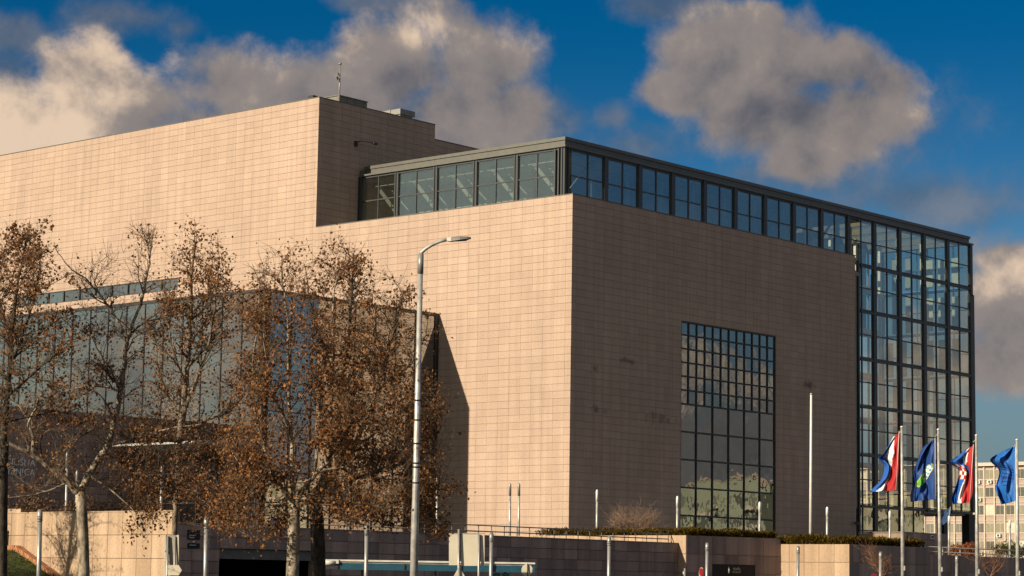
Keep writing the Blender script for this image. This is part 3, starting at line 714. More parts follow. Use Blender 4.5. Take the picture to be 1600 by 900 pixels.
mb = MB(); q = on(1333, 818, 1, 0.0); mb.bar((q[0]-0.1, 0.0, q[2]+0.1), (q[0], -0.3, q[2]+0.05), 0.06); mb.obox((q[0]+0.02, -0.35, q[2]), (0.17,0,-0.05), (0,0.09,0), (0.03,0,0.09))
mb.build('security_camera', M_DKMETAL, LIB)

# ------------------------------------------------------------------ retaining walls round the plaza
def panel_wall(root, axis, val, sgn, u0, u1, v0, v1, w, h, mat, uo=0.0, holes=(), ju=0.02, jv=0.025, low=None):
    for q in grid_rects(u0, u1, v0 if low is None else low, v1, w, h, uo, holes):
        slab_object(axis, val, sgn, q, ju, jv, round(rng.uniform(-0.003, 0.003), 3), 0.05, rng.randint(0, 7), mat, root)
    b = MB()
    rr = [(u0, u1, v0, v1)]
    for hl in holes: rr = cut(rr, hl)
    for (a, c, d, e) in rr:
        if axis == 0: b.box((val-sgn*0.045, a, d), (val-sgn*0.4, c, e-0.02))
        else: b.box((a, val-sgn*0.045, d), (c, val-sgn*0.4, e-0.02))
    if low is not None:
        if axis == 0: b.box((val, u0, v0), (val-sgn*0.1, u1, low-0.03))
        else: 
            for (a, c, d, e) in cut([(u0, u1, v0, low-0.03)], holes[0] if holes else (0, 0, 0, 0)): b.box((a, val, d), (c, val-sgn*0.1, e))
    b.build('backing', M_JOINT, root)

ZA = float(on(150, 800, 0, X_A)[2])
WA = thing('retaining_wall', 'sunlit sandstone slab wall behind the thin trees, above the grass bank', 'wall', (0, 0, 0))
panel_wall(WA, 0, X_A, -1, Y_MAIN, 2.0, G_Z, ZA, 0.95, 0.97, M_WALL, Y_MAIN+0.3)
ys_ = float(on(33, 790, 0, X_A)[1]); 
slab_object(0, X_A, -1, (ys_, ys_+0.95, ZA, ZA+0.2), 0.02, 0.02, 0.0, 0.05, 5, M_WALL, WA); slab_object(0, X_A, -1, (ys_+0.95, ys_+1.9, ZA, ZA+0.2), 0.02, 0.02, 0.0, 0.05, 3, M_WALL, WA)
mb = MB(); mb.box((X_A-0.02, Y_MAIN-0.02, ZA-0.01), (X_A+0.45, 2.0, ZA+0.035)); mb.build('coping', M_WALL, WA)
q = on(18, 866-45, 0, X_A)

ZM = float(on(780, 838, 1, Y_MAIN)[2]); XG0 = float(on(343, 870, 1, Y_MAIN)[0]); XG1 = float(on(492, 870, 1, Y_MAIN)[0]); ZG = float(on(350, 857, 1, Y_MAIN)[2])
WM = thing('retaining_wall', 'long dark stone retaining wall with a railing on top and the garage opening', 'wall', (0, 0, 0))
panel_wall(WM, 1, Y_MAIN, -1, X_A+0.05, X_B-0.01, G_Z, ZM, 1.0, 0.5, M_DARKSHADESTONE, 0.2, [(XG0, XG1, G_Z-1, ZG)], 0.02, 0.03, low=ZM-2.5)
mb = MB(); mb.box((X_A+0.46, Y_MAIN-0.03, ZM-0.01), (X_B-0.01, Y_MAIN+0.42, ZM+0.03)); mb.build('coping', M_DARKSHADESTONE, WM)
mb = MB(); zb_ = float(on(350, 873, 1, Y_MAIN)[2]); mb.box((XG0, Y_MAIN+0.12, zb_), (XG1, Y_MAIN+0.5, ZG-0.02)); mb.build('garage_lintel', basic('concrete_beam', (0.14,0.13,0.12),0.8), WM)
mb = MB(); mb.box((XG0-1, Y_MAIN+10, G_Z), (XG1+1, Y_MAIN+10.2, P_Z-0.41)); mb.box((XG0-1.2, Y_MAIN+0.5, G_Z), (XG0-1, Y_MAIN+10, P_Z-0.41)); mb.box((XG1+1, Y_MAIN+0.5, G_Z), (XG1+1.2, Y_MAIN+10, P_Z-0.41))
mb.build('garage_interior', M_DARK, WM)

B0 = on(1072, 836, 0, X_B); ZBk = float(B0[2])
WB = thing('planter_wall', 'stone planter block carrying the black shop sign, hedge along its top', 'wall', (0, 0, 0))
SX0 = X_B+float(onB(1113, 884)[0]); SX1 = X_B+float(onB(1180, 886)[0]); SZ1 = float(onB(1113, 881.5)[1])
panel_wall(WB, 1, Y_B, -1, X_B+0.05, X_B+LB-0.01, G_Z, ZBk, 0.95, 0.97, M_DARKSHADESTONE, X_B, [(SX0, SX1, G_Z-1, SZ1)])  # shaded front: same block as the sunlit side, coloured darker
for o in list(WB.children): turnB(o)
panel_wall(WB, 0, X_B, -1, Y_B, -14.0, G_Z, ZBk, 0.95, 0.97, M_WALL, Y_B)
mb = MB(); mb.box((SX0, Y_B+0.03, SZ1-0.85), (SX1, Y_B+0.25, SZ1)); mb.box((SX0, Y_B+0.12, G_Z), (SX1, Y_B+0.3, SZ1-0.85))
SG = mb.build('shop_sign', M_DARK, WB); turnB(SG)
M_SIGNTXT = basic('cream_print', (0.55, 0.53, 0.44), 0.6); M_SIGNGOLD = basic('gold_print', (0.42, 0.34, 0.16), 0.6)
sx = X_B+float(onB(1157.5, 890)[0]); sz = float(onB(1146, 890.5)[1])
for body, dz, mt in (('stack-', 0.0, M_SIGNTXT), ('wizard', -0.165, M_SIGNGOLD)):
    o = link('lettering', text_mesh(body, 0.235, 0.008, mt), SG, (sx, Y_B+0.015, sz+dz)); o.rotation_euler = (R(90), 0, 0)
mb = MB(); lx = X_B+float(onB(1139, 892)[0]); lz = sz-0.17
mb.tube([(lx, Y_B+0.02, lz), (lx, Y_B+0.02, lz+0.12), (lx, Y_B+0.02, lz+0.14), (lx, Y_B+0.02, lz+0.20), (lx, Y_B+0.02, lz+0.36)], [0.07, 0.06, 0.075, 0.05, 0.005], 10); mb.build('emblem', M_SIGNTXT, SG)

C0 = on(1327, 850, 0, X_C); ZC = float(C0[2])
WC = thing('planter_wall', 'stone planter block with broad sunlit end between shop sign and flagpoles', 'wall', (0, 0, 0))
panel_wall(WC, 0, X_C, -1, Y_C, Y_E+0.6, G_Z, ZC, 0.95, 0.97, M_WALL, Y_C)
XC1 = float(on(1452, 856, 1, Y_C)[0])
panel_wall(WC, 1, Y_C, -1, X_C+0.05, XC1, G_Z, ZC, 0.95, 0.97, M_DARKSHADESTONE, X_C)  # shade on this front is in the darker slab colour
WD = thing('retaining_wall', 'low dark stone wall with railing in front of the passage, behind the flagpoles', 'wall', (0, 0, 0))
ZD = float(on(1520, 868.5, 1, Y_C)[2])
panel_wall(WD, 1, Y_C, -1, XC1+0.01, 22.0, G_Z, ZD, 0.95, 0.97, M_DARKSHADESTONE, X_C)
WE = thing('low_wall', 'square dark stone block beside the glass hall, right of the hedge', 'wall', (0, 0, 0))
e0 = on(1413, 832, 1, -8.0); e1 = on(1480, 834, 1, -8.0)
mb = MB(); mb.box((e0[0], -7.95, P_Z), (e1[0], -4.0, e0[2]-0.05)); mb.build('backing', M_JOINT, WE)
for q in grid_rects(float(e0[0]), float(e1[0]), P_Z, float(e0[2]), 1.0, 0.5): slab_object(1, -8.0, -1, q, 0.02, 0.025, 0.0, 0.05, rng.randint(0, 7), M_DARKSHADESTONE, WE)
mb = MB(); mb.box((e0[0]-0.03, -8.02, e0[2]), (e1[0]+0.03, -3.98, e0[2]+0.06)); mb.build('coping', M_DARKSHADESTONE, WE)
q0 = on(1454, 836, 1, -8.0); q1 = on(1459, 842, 1, -8.0)
mb = MB(); mb.box((q0[0], -8.03, q1[2]), (q1[0], -8.0, q0[2])); mb.box((q0[0]+0.05, -8.04, q1[2]+0.06), (q1[0]-0.05, -8.03, q0[2]-0.06), 1); mb.build('notice_plate', [M_WHITE, M_INTDARK], WE)

# plaques left of the garage
for (px0, py0, px1, py1), lab in (((294, 828, 312.5, 843.5), 'upper square black plaque with white lines beside the garage'), ((294, 848.5, 312, 856.5), 'lower narrow black plaque below the square one beside the garage')):
    a = on(px0, py0, 1, Y_MAIN-0.05); b = on(px1, py1, 1, Y_MAIN-0.05)
    t = thing('wall_plaque', lab, 'sign', (0, 0, 0))
    mb = MB(); mb.box((a[0], Y_MAIN-0.05, b[2]), (b[0], Y_MAIN-0.006, a[2])); mb.build('plate', M_DARK, t)
    mb = MB(); n_ = 2 if py1-py0 > 10 else 1
    for k in range(n_):
        z = a[2]-(a[2]-b[2])*(0.55+0.25*k if n_ == 2 else 0.4); mb.box((a[0]+0.08, Y_MAIN-0.054, z-0.018), (a[0]+0.08+0.34*(1-0.2*k), Y_MAIN-0.05, z+0.018))
    mb.build('printed_line', basic('plaque_print', (0.45,0.46,0.47),0.6), t)

# grass bank with its brick edge, bottom left
e = [on(-60, 852, 0, X_A-0.35), on(23, 852, 0, X_A-0.35), on(92, 903, 0, X_A-0.35)]
sl_ = (e[2][2]-e[1][2])/(e[2][1]-e[1][1]); yb = float(e[1][1]+(G_Z-e[1][2])/sl_)
mb = MB(); ztop = float(e[1][2])-0.25
ny = 26; gx0 = X_A-9.0
pr = []
for k in range(ny+1):
    y = float(e[1][1])+(yb-float(e[1][1]))*k/ny; pr.append((y, ztop+(G_Z-0.02-ztop)*k/ny))
pr = [(12.0, ztop)]+pr
for (ya, za), (yb2, zb2) in zip(pr[:-1], pr[1:]): mb.face([(gx0, ya, za-0.3), (gx0, yb2, zb2-0.3), (X_A-0.3, yb2, zb2), (X_A-0.3, ya, za)])
struct('grass_bank', mb, basic('bank_soil', (0.05, 0.06, 0.02), 0.9, 0, 0.3, 3))
gr = MB(); rg = random.Random(9)
for k in range(15000):
    y = rg.uniform(yb, -6.0); x = X_A-0.4-4.2*rg.random()**1.4
    f_ = min(1, max(0, (y-yb)/(float(e[1][1])-yb))); z = G_Z+(ztop-G_Z)*f_-0.3*(X_A-0.3-x)/8.7
    a = rg.uniform(0, 6.28); h = rg.uniform(0.05, 0.13); w_ = 0.012
    gr.face([(x-w_*math.cos(a), y-w_*math.sin(a), z-0.01), (x+w_*math.cos(a), y+w_*math.sin(a), z-0.01), (x+rg.gauss(0, 0.03), y+rg.gauss(0, 0.03), z+h)], 0, rg.random())
o = gr.build('grass', leafy('grass_blades', (0.05, 0.085, 0.015), (0.12, 0.15, 0.035), 0.3)); o['kind'] = 'stuff'
lf = MB()
for k in range(420):
    y = rg.uniform(yb, -6.0); x = X_A-0.4-4*rg.random(); f_ = min(1, max(0, (y-yb)/(float(e[1][1])-yb))); z = G_Z+(ztop-G_Z)*f_-0.3*(X_A-0.3-x)/8.7+0.07
    s = rg.uniform(0.04, 0.08); a = rg.uniform(0, 6.28); c_, s_ = math.cos(a)*s, math.sin(a)*s
    lf.face([(x-c_, y-s_, z), (x+s_, y-c_, z+0.02), (x+c_, y+s_, z+0.01), (x-s_, y+c_, z+0.04)], 0, rg.random())
o = lf.build('fallen_leaves', leafy('dry_leaves', (0.25, 0.14, 0.06), (0.42, 0.28, 0.13), 0.2)); o['kind'] = 'stuff'
BE = thing('brick_edging', 'sloping red brick edge between the grass bank and the sunlit wall', 'edging', (0, 0, 0))
M_BRICK = basic('red_brick', (0.36, 0.155, 0.075), 0.85, 0, 0.25, 5.0, 0.004)
bm_ = MB(); bm_.obox((0, 0, 0), (0.14, 0, 0), (0, 0.052, 0), (0, 0, 0.16)); bme = bm_.mesh('brick', M_BRICK)
ll = math.hypot(e[2][1]-e[1][1], e[2][2]-e[1][2]); ang = math.atan2(e[2][2]-e[1][2], e[2][1]-e[1][1])
for k in range(34):
    t = (k*0.118)/ll; o = link('brick', bme, BE, (X_A-0.2, float(e[1][1]+(e[2][1]-e[1][1])*t), float(e[1][2]+(e[2][2]-e[1][2])*t)-0.17)); o.rotation_euler = (ang+rng.gauss(0, 0.02)+math.pi, 0, rng.gauss(0, 0.03))
for k in range(14): link('brick', bme, BE, (X_A-0.2, float(e[1][1])+0.12+0.118*k, float(e[1][2])-0.17+rng.gauss(0, 0.006)))

# ------------------------------------------------------------------ railings
def railing(label, p, q, h0, h1, npost, mat):
    t = thing('railing', label, 'railing', p); p, q = np.array(p, float), np.array(q, float)
    base = p.copy()
    for hh in (h1, h0):
        mb = MB(); mb.tube([(0, 0, hh), tuple(q-p+np.array([0, 0, hh]))], 0.028, 6); mb.build('rail', mat, t)
    for k in range(npost):
        s = (q-p)*k/(npost-1)
        mb = MB(); mb.tube([(0, 0, -0.3), (0, 0, h1)], 0.026, 6); mb.build('post', mat, t, tuple(s))
M_RAIL = basic('rail_steel', (0.17, 0.15, 0.14), 0.4, 0.5)
M_RAILPALE = basic('pale_rail_steel', (0.42, 0.41, 0.38), 0.4, 0.4)
ra = on(505, 826, 1, Y_MAIN+0.5); rb = on(1058, 850, 1, Y_MAIN+0.5)
railing('two-bar steel railing on top of the long dark retaining wall', (ra[0], Y_MAIN+0.5, ZM), (X_B-0.2, Y_MAIN+0.5, ZM), 0.22, 0.50, 28, M_RAIL)
ra = on(1449, 862, 1, Y_C+0.4)
railing('two-bar pale railing on the low wall beside the flagpoles', (XC1+0.2, Y_C+0.4, ZD), (14.0, Y_C+0.4, ZD), 0.15, 0.42, 12, M_RAILPALE)

# ------------------------------------------------------------------ hedges and shrubs
M_HEDGE = leafy('evergreen_sprigs', (0.035, 0.027, 0.007), (0.16, 0.105, 0.018), 0.25)
def hedge(label, x0, x1, y0, y1, z0, h, n, seed, mat=M_HEDGE, group=None):
    t = thing('hedge', label, 'hedge', ((x0+x1)/2, (y0+y1)/2, z0), group); r = random.Random(seed); mb = MB(); cx, cy = (x0+x1)/2, (y0+y1)/2
    for k in range(n):
        x, y = r.uniform(x0, x1), r.uniform(y0, y1); top = h*(0.55+0.45*math.sin(x*2.1+seed)*math.sin(y*1.7+1)*0.5+0.3*r.random())
        z = z0+top*r.random()**0.6; a = r.uniform(0, 6.28); l = r.uniform(0.10, 0.26); w_ = r.uniform(0.02, 0.05)
        d = np.array([math.cos(a)*0.6, math.sin(a)*0.6, r.uniform(0.1, 1.0)]); d *= l/np.linalg.norm(d); s = np.array([-math.sin(a), math.cos(a), r.uniform(-.4, .4)])*w_
        p = np.array([x-cx, y-cy, z-z0]); mb.face([p-s*0.3, p+d*0.5-s, p+d, p+d*0.5+s], 0, r.random())
    mb.build('foliage', mat, t)
    if 'above the black shop sign' in label: turnB(t)
    st = MB()
    for k in range(int((x1-x0)*2)+4):
        x, y = r.uniform(x0, x1)-cx, r.uniform(y0, y1)-cy; st.tube([(x, y, -0.1), (x+r.gauss(0, .06), y+r.gauss(0, .06), h*0.6)], [0.015, 0.006], 4)
    st.build('stem', basic('hedge_stem', (0.06, 0.045, 0.03), 0.9), t)
hedge('brown-green low hedge on the planter above the black shop sign', X_B+0.1, X_B+LB-0.1, Y_B+0.1, Y_B+1.6, ZBk-0.1, 0.5, 9000, 2)
hedge('brown-green low hedge running back along the planter edge beside the bare shrub', X_B+0.15, X_B+2.0, Y_B+1.7, -16.0, ZBk-0.1, 0.5, 5000, 5)
hedge('brown-green hedge on the sunlit-ended planter right of the tall white pole', X_C+0.1, XC1-0.1, Y_C+0.1, Y_C+1.5, ZC-0.05, 0.48, 8000, 3)
hedge('brown-green hedge running back behind the sunlit planter end', X_C+0.1, X_C+1.8, Y_C+1.6, Y_E+1.6, ZC-0.05, 0.55, 4500, 8)
hedge('dry reddish-brown hedge behind the sunlit wall at far left', X_A+1.0, X_A+2.2, Y_MAIN+3, 2.0, ZA-0.9, 1.75, 14000, 4, leafy('dry_hedge', (0.09, 0.055, 0.035), (0.20, 0.125, 0.08), 0.25))

def bare_shrub(name, label, base, h, spread, n, seed, mat, cat='shrub', trunk=0.0):
    t = thing(name, label, cat, base); r = random.Random(seed); mb = MB()
    def grow(p, d, l, rad, lev):
        pts = [p]; q = p.copy(); dd = d.copy()
        for k in range(3):
            dd = dd+np.array([r.gauss(0, .18), r.gauss(0, .18), r.gauss(0.03, .12)]); dd /= np.linalg.norm(dd); q = q+dd*l/3; pts.append(q.copy())
        mb.tube(pts, [rad*(1-0.22*i) for i in range(4)], 4 if lev < 2 else 3, cap=False)
        if lev < 3:
            for k in range(5 if lev < 2 else 3):
                i = r.choice((1, 2, 3)); a = np.array([r.gauss(0, 1), r.gauss(0, 1), r.gauss(0.2, .6)]); a /= np.linalg.norm(a); nd = dd*0.8+a*0.75; nd /= np.linalg.norm(nd)
                grow(pts[i], nd, l*r.uniform(.45, .75), rad*0.5, lev+1)
    if trunk: mb.tube([(0, 0, -0.2), (0.03, 0, trunk)], [0.07, 0.05], 6)
    for k in range(n):
        a = r.uniform(0, 6.28); d = np.array([math.cos(a)*spread, math.sin(a)*spread, 1.0]); d /= np.linalg.norm(d)
        grow(np.array([0, 0, trunk]), d, h*r.uniform(.4, .6), 0.03, 0)
    mb.build('branch', mat, t)
    return t
M_TWIG = basic('bare_twigs', (0.24, 0.155, 0.11), 0.9); M_TWIGRED = basic('reddish_twigs', (0.20, 0.095, 0.05), 0.9)
p = at(990, 832, 124); bare_shrub('bare_shrub', 'wide bare twiggy shrub on the planter left of the tall grid window', (p[0], p[1], ZBk-0.2), 2.5, 1.7, 30, 3, M_TWIG)
p = at(1380, 905, 116); bare_shrub('bare_shrub', 'bare reddish young tree in front of the dark wall, left of the first flag', (p[0], p[1], p[2]-0.4), 2.0, 0.55, 7, 4, M_TWIGRED, 'tree', 0.5)
p = at(1547, 905, 112); bare_shrub('bare_shrub', 'small bare crooked tree before the dark wall between the two right flagpoles', (p[0], p[1], p[2]-0.6), 1.9, 0.75, 5, 6, M_TWIGRED, 'tree', 0.7)
p = at(1505, 866, 150); hedge('rounded russet shrub in the passage under the glass hall', p[0]-0.8, p[0]+0.8, p[1]-0.8, p[1]+0.8, p[2]-0.2, 0.95, 2200, 6, leafy('russet_leaves', (0.20, 0.06, 0.03), (0.36, 0.13, 0.06), 0.2))
p = at(1578, 866, 150); hedge('dark green shrub behind the railing at the far right', p[0]-1.1, p[0]+1.3, p[1]-1.2, p[1]+0.9, p[2]-0.3, 1.1, 2000, 7, leafy('dark_green_leaves', (0.03, 0.045, 0.012), (0.10, 0.10, 0.03), 0.2))

# ------------------------------------------------------------------ plane trees
M_BARK = None
def bark(name, a, b, scale=5.0):
    m, nt, out = material(name); N, L = nt.nodes, nt.links
    p = N.new('ShaderNodeBsdfPrincipled'); L.new(p.outputs[0], out.inputs[0]); p.inputs['Roughness'].default_value = 0.85; p.inputs['Specular IOR Level'].default_value = 0.2
    g = N.new('ShaderNodeNewGeometry'); mp = N.new('ShaderNodeMapping'); L.new(g.outputs['Position'], mp.inputs[0]); mp.inputs['Scale'].default_value = (1.6, 1.6, 0.7)
    t = N.new('ShaderNodeTexNoise'); L.new(mp.outputs[0], t.inputs['Vector']); t.inputs['Scale'].default_value = scale; t.inputs['Detail'].default_value = 7; t.inputs['Roughness'].default_value = 0.62
    cr = N.new('ShaderNodeValToRGB'); L.new(t.outputs[0], cr.inputs[0]); e_ = cr.color_ramp.elements
    e_[0].position = 0.40; e_[0].color = (*b, 1); e_[1].position = 0.60; e_[1].color = (*a, 1)
    L.new(cr.outputs[0], p.inputs['Base Color'])
    bp = N.new('ShaderNodeBump'); bp.inputs['Strength'].default_value = 0.7; bp.inputs['Distance'].default_value = 0.02; L.new(t.outputs[0], bp.inputs['Height']); L.new(bp.outputs[0], p.inputs['Normal'])
    return m
M_PALEBARK = bark('pale_plane_bark', (0.40, 0.33, 0.25), (0.13, 0.105, 0.075))
M_TWIGBARK = bark('brown_twig_bark', (0.17, 0.12, 0.085), (0.07, 0.05, 0.035), 3.0)
M_DIMBARK = bark('dim_plane_bark', (0.24, 0.19, 0.14), (0.09, 0.07, 0.05))
M_DARKSHADEBARK = bark('dark_and_shade_bark', (0.075, 0.06, 0.045), (0.028, 0.023, 0.018))
M_LEAF = leafy('brown_plane_leaves', (0.11, 0.047, 0.02), (0.42, 0.205, 0.088), 0.32)

def plane_tree(label, base_d, trunk, limbs, seed, leaf_n, barkm, trunk_r, spread=1.0, outline=None, n_fill=0, depth_r=2.2, leaf_fn=None, group='plane trees along the street'):
    """trunk, limbs: photo outlines turned into points base_d metres away; limbs = (points, start radius, depth offset, branch count, leaf factor)"""
    ease = lambda pts: [(x, y+12*max(0, 500-y)/130) for x, y in pts]
    limbs = [(ease(l[0]),)+tuple(l[1:]) for l in limbs]; outline = ease(outline) if outline else None
    r = random.Random(seed); fw = _f.copy(); fw[2] = 0; fw /= np.linalg.norm(fw)
    b = at(trunk[0][0], trunk[0][1], base_d); t = thing('plane_tree', label, 'tree', (b[0], b[1], G_Z), group)
    org = np.array([b[0], b[1], G_Z])
    TR = MB(); BR = MB(); tips = []
    tp = [at(px, py, base_d)-org for px, py in trunk]; tp = [np.array([tp[0][0], tp[0][1], -0.1])]+tp
    n_ = len(tp); TR.tube(tp, [trunk_r*(1.12-0.22*i/(n_-1)) for i in range(n_)], 12)
    def twig(p, d, l, rad, lev, lf):
        pts = [p]; q = p.copy(); dd = d.copy(); k_ = 4 if lev < 2 else 3
        for k in range(k_):
            dd = dd+np.array([r.gauss(0, .16), r.gauss(0, .16), r.gauss(0.05, .12)]); dd /= np.linalg.norm(dd); q = q+dd*l/k_; pts.append(q.copy())
        BR.tube(pts, [max(0.004, rad*(1-0.75*i/k_)) for i in range(k_+1)], 5 if lev == 0 else 3, mat=1, cap=False)
        if lev >= 1:
            for i in range(1, k_+1): tips.append((pts[i], lf*(1.0 if lev == 2 else 0.6)))
        if lev < 2:
            for k in range(r.randint(4, 6) if lev == 0 else r.randint(3, 4)):
                i = r.randint(1, k_); a = np.array([r.gauss(0, 1), r.gauss(0, 1), r.gauss(0.15, .8)]); a /= np.linalg.norm(a)
                nd = dd*0.75+a*0.8; nd /= np.linalg.norm(nd); twig(pts[i], nd, l*r.uniform(.4, .68), rad*0.5, lev+1, lf)
    limb_pts = []
    for pts_, rad, dz, nb, lf in limbs:
        nb = int(nb*0.45); m_ = len(pts_); L_ = []
        for i, (px, py) in enumerate(pts_): L_.append(at(px, py, base_d)-org+fw*dz*(i/(m_-1)))
        # resample smoothly
        S = []
        for i in range(m_-1):
            p0, p1, p2, p3 = L_[max(i-1, 0)], L_[i], L_[i+1], L_[min(i+2, m_-1)]
            for k in range(4):
                u = k/4; S.append(0.5*((2*p1)+(-p0+p2)*u+(2*p0-5*p1+4*p2-p3)*u*u+(-p0+3*p1-3*p2+p3)*u**3))
        S.append(L_[-1]); n2 = len(S)
        S = [s+np.array([r.gauss(0, .015), r.gauss(0, .015), r.gauss(0, .01)]) for s in S]; S[0] = L_[0]
        BR.tube(S, [rad*(1-0.82*(i/(n2-1))**0.8) for i in range(n2)], 8)
        total = sum(np.linalg.norm(S[i+1]-S[i]) for i in range(n2-1))
        for k in range(nb):
            u = r.uniform(0.18, 1.0)**0.8; i = min(n2-2, int(u*(n2-1))); tg = S[i+1]-S[i]; tg /= np.linalg.norm(tg)+1e-9
            a = np.array([r.gauss(0, 1), r.gauss(0, 1), r.gauss(0.1, .5)]); a -= tg*(a@tg); a /= np.linalg.norm(a)
            nd = tg*r.uniform(.35, .9)+a*0.85+np.array([0, 0, 0.25]); nd /= np.linalg.norm(nd)
            l = spread*r.uniform(0.55, 1.3)*(1.5-0.8*u)*min(1.2, 0.45+total*0.13)
            twig(S[i], nd, l, rad*(1-0.8*u)*0.45+0.008, 0, lf)
        tips.append((S[-1], lf)); limb_pts += [(S[i], rad*(1-0.82*(i/(n2-1))**0.8), S[min(i+1, n2-1)]-S[max(i-1, 0)]) for i in range(1, n2)]
    # thin boughs that fill the crown's outline evenly, each rising out of the nearest limb below it
    if outline:
        xs, ys = [p[0] for p in outline], [p[1] for p in outline]; LP_ = np.array([q[0] for q in limb_pts]); k = 0; tries = 0
        def inside(x, y):
            c = False; j = len(outline)-1
            for i in range(len(outline)):
                (xi, yi), (xj, yj) = outline[i], outline[j]
                if (yi > y) != (yj > y) and x < (xj-xi)*(y-yi)/(yj-yi)+xi: c = not c
                j = i
            return c
        while k < n_fill and tries < n_fill*20:
            tries += 1; x, y = r.uniform(min(xs), max(xs)), r.uniform(min(ys), max(ys))
            if not inside(x, y) or (leaf_fn and leaf_fn(x, y) < 0.05): continue
            Q = at(x, y, base_d+r.gauss(0, depth_r*0.6))-org
            dv = Q-LP_; dist = np.linalg.norm(dv, axis=1); low = np.maximum(0, 0.35*dist-dv[:, 2])
            i = int(np.argmin(dist+1.6*low+0.25*np.array([r.random() for _ in range(len(dist))])))
            S0, r0, tg = limb_pts[i]; d_ = dist[i]
            if d_ < 0.15 or d_ > 4.5: continue
            k += 1; tg = tg/(np.linalg.norm(tg)+1e-9); mid = S0+tg*d_*0.35+(Q-S0)*0.28+np.array([0, 0, 0.06*d_])
            n_ = 5 if d_ < 1 else 7; P_ = []
            for j in range(n_+1):
                u = j/n_; P_.append(S0*(1-u)**2+2*mid*u*(1-u)+Q*u*u+np.array([r.gauss(0, .02), r.gauss(0, .02), r.gauss(0, .02)])*(0 if j == 0 else 1)*min(1, d_))
            rb = min(r0*0.55, 0.010+0.008*d_); BR.tube(P_, [max(0.0035, rb*(1-0.8*j/n_)) for j in range(n_+1)], 5 if rb > 0.02 else 4, mat=1, cap=False)
            lfx = leaf_fn(x, y) if leaf_fn else 1.0
            for j in range(max(1, n_//3), n_+1):
                for _ in range(r.choice((1, 2, 2, 3))):
                    a = np.array([r.gauss(0, 1), r.gauss(0, 1), r.gauss(0.25, .7)]); a /= np.linalg.norm(a); ax_ = (Q-S0)/d_; nd = ax_*0.6+a*0.8; nd /= np.linalg.norm(nd)
                    l = r.uniform(0.2, 0.65); e_ = P_[j]+nd*l*0.5+np.array([0, 0, r.gauss(0.01, .03)]); f2 = P_[j]+nd*l+np.array([r.gauss(0, .06), r.gauss(0, .06), r.gauss(0.05, .07)])
                    BR.tube([P_[j], e_, f2], [0.006, 0.005, 0.003], 3, mat=1, cap=False); tips.append((e_, lfx*0.7)); tips.append((f2, lfx))
            tips.append((Q, lfx))
    TR.build('trunk', barkm, t); BR.build('branch', [barkm, M_TWIGBARK], t)
    LV = MB(); ws = np.array([max(1e-4, w_) for _, w_ in tips]); cum = np.cumsum(ws)/ws.sum()
    # leaves gather in clumps: some twigs carry many, some none
    gate = [0.3+1.7*r.random()**1.7 for _ in tips]; ws = ws*np.array(gate); cum = np.cumsum(ws)/ws.sum()
    for k in range(leaf_n):
        i = int(np.searchsorted(cum, r.random())); p = tips[min(i, len(tips)-1)][0]+np.array([r.gauss(0, .13), r.gauss(0, .13), r.gauss(-0.05, .13)])
        s = r.uniform(0.024, 0.058); a = np.array([r.gauss(0, 1), r.gauss(0, 1), r.gauss(-0.7, .8)]); a /= np.linalg.norm(a)
        c = np.cross(a, (r.gauss(0, 1), r.gauss(0, 1), r.gauss(0, 1))); c /= np.linalg.norm(c)+1e-9; nrm = np.cross(a, c)
        tv = min(1, max(0, r.gauss(0.42, 0.27)))
        A_, B_, C_, D_2, E_ = p-a*s, p+c*s*0.85+nrm*s*0.35, p+a*s*1.1, p-c*s*0.85+nrm*s*0.35, p
        k0 = len(LV.v); LV.v += [tuple(A_), tuple(B_), tuple(C_), tuple(D_2)]
        LV.f += [(k0, k0+1, k0+2), (k0, k0+2, k0+3)]; LV.m += [0, 0]; LV.t += [tv, tv]; LV.sm += [False, False]
    LV.build('crown', M_LEAF, t)
    return t

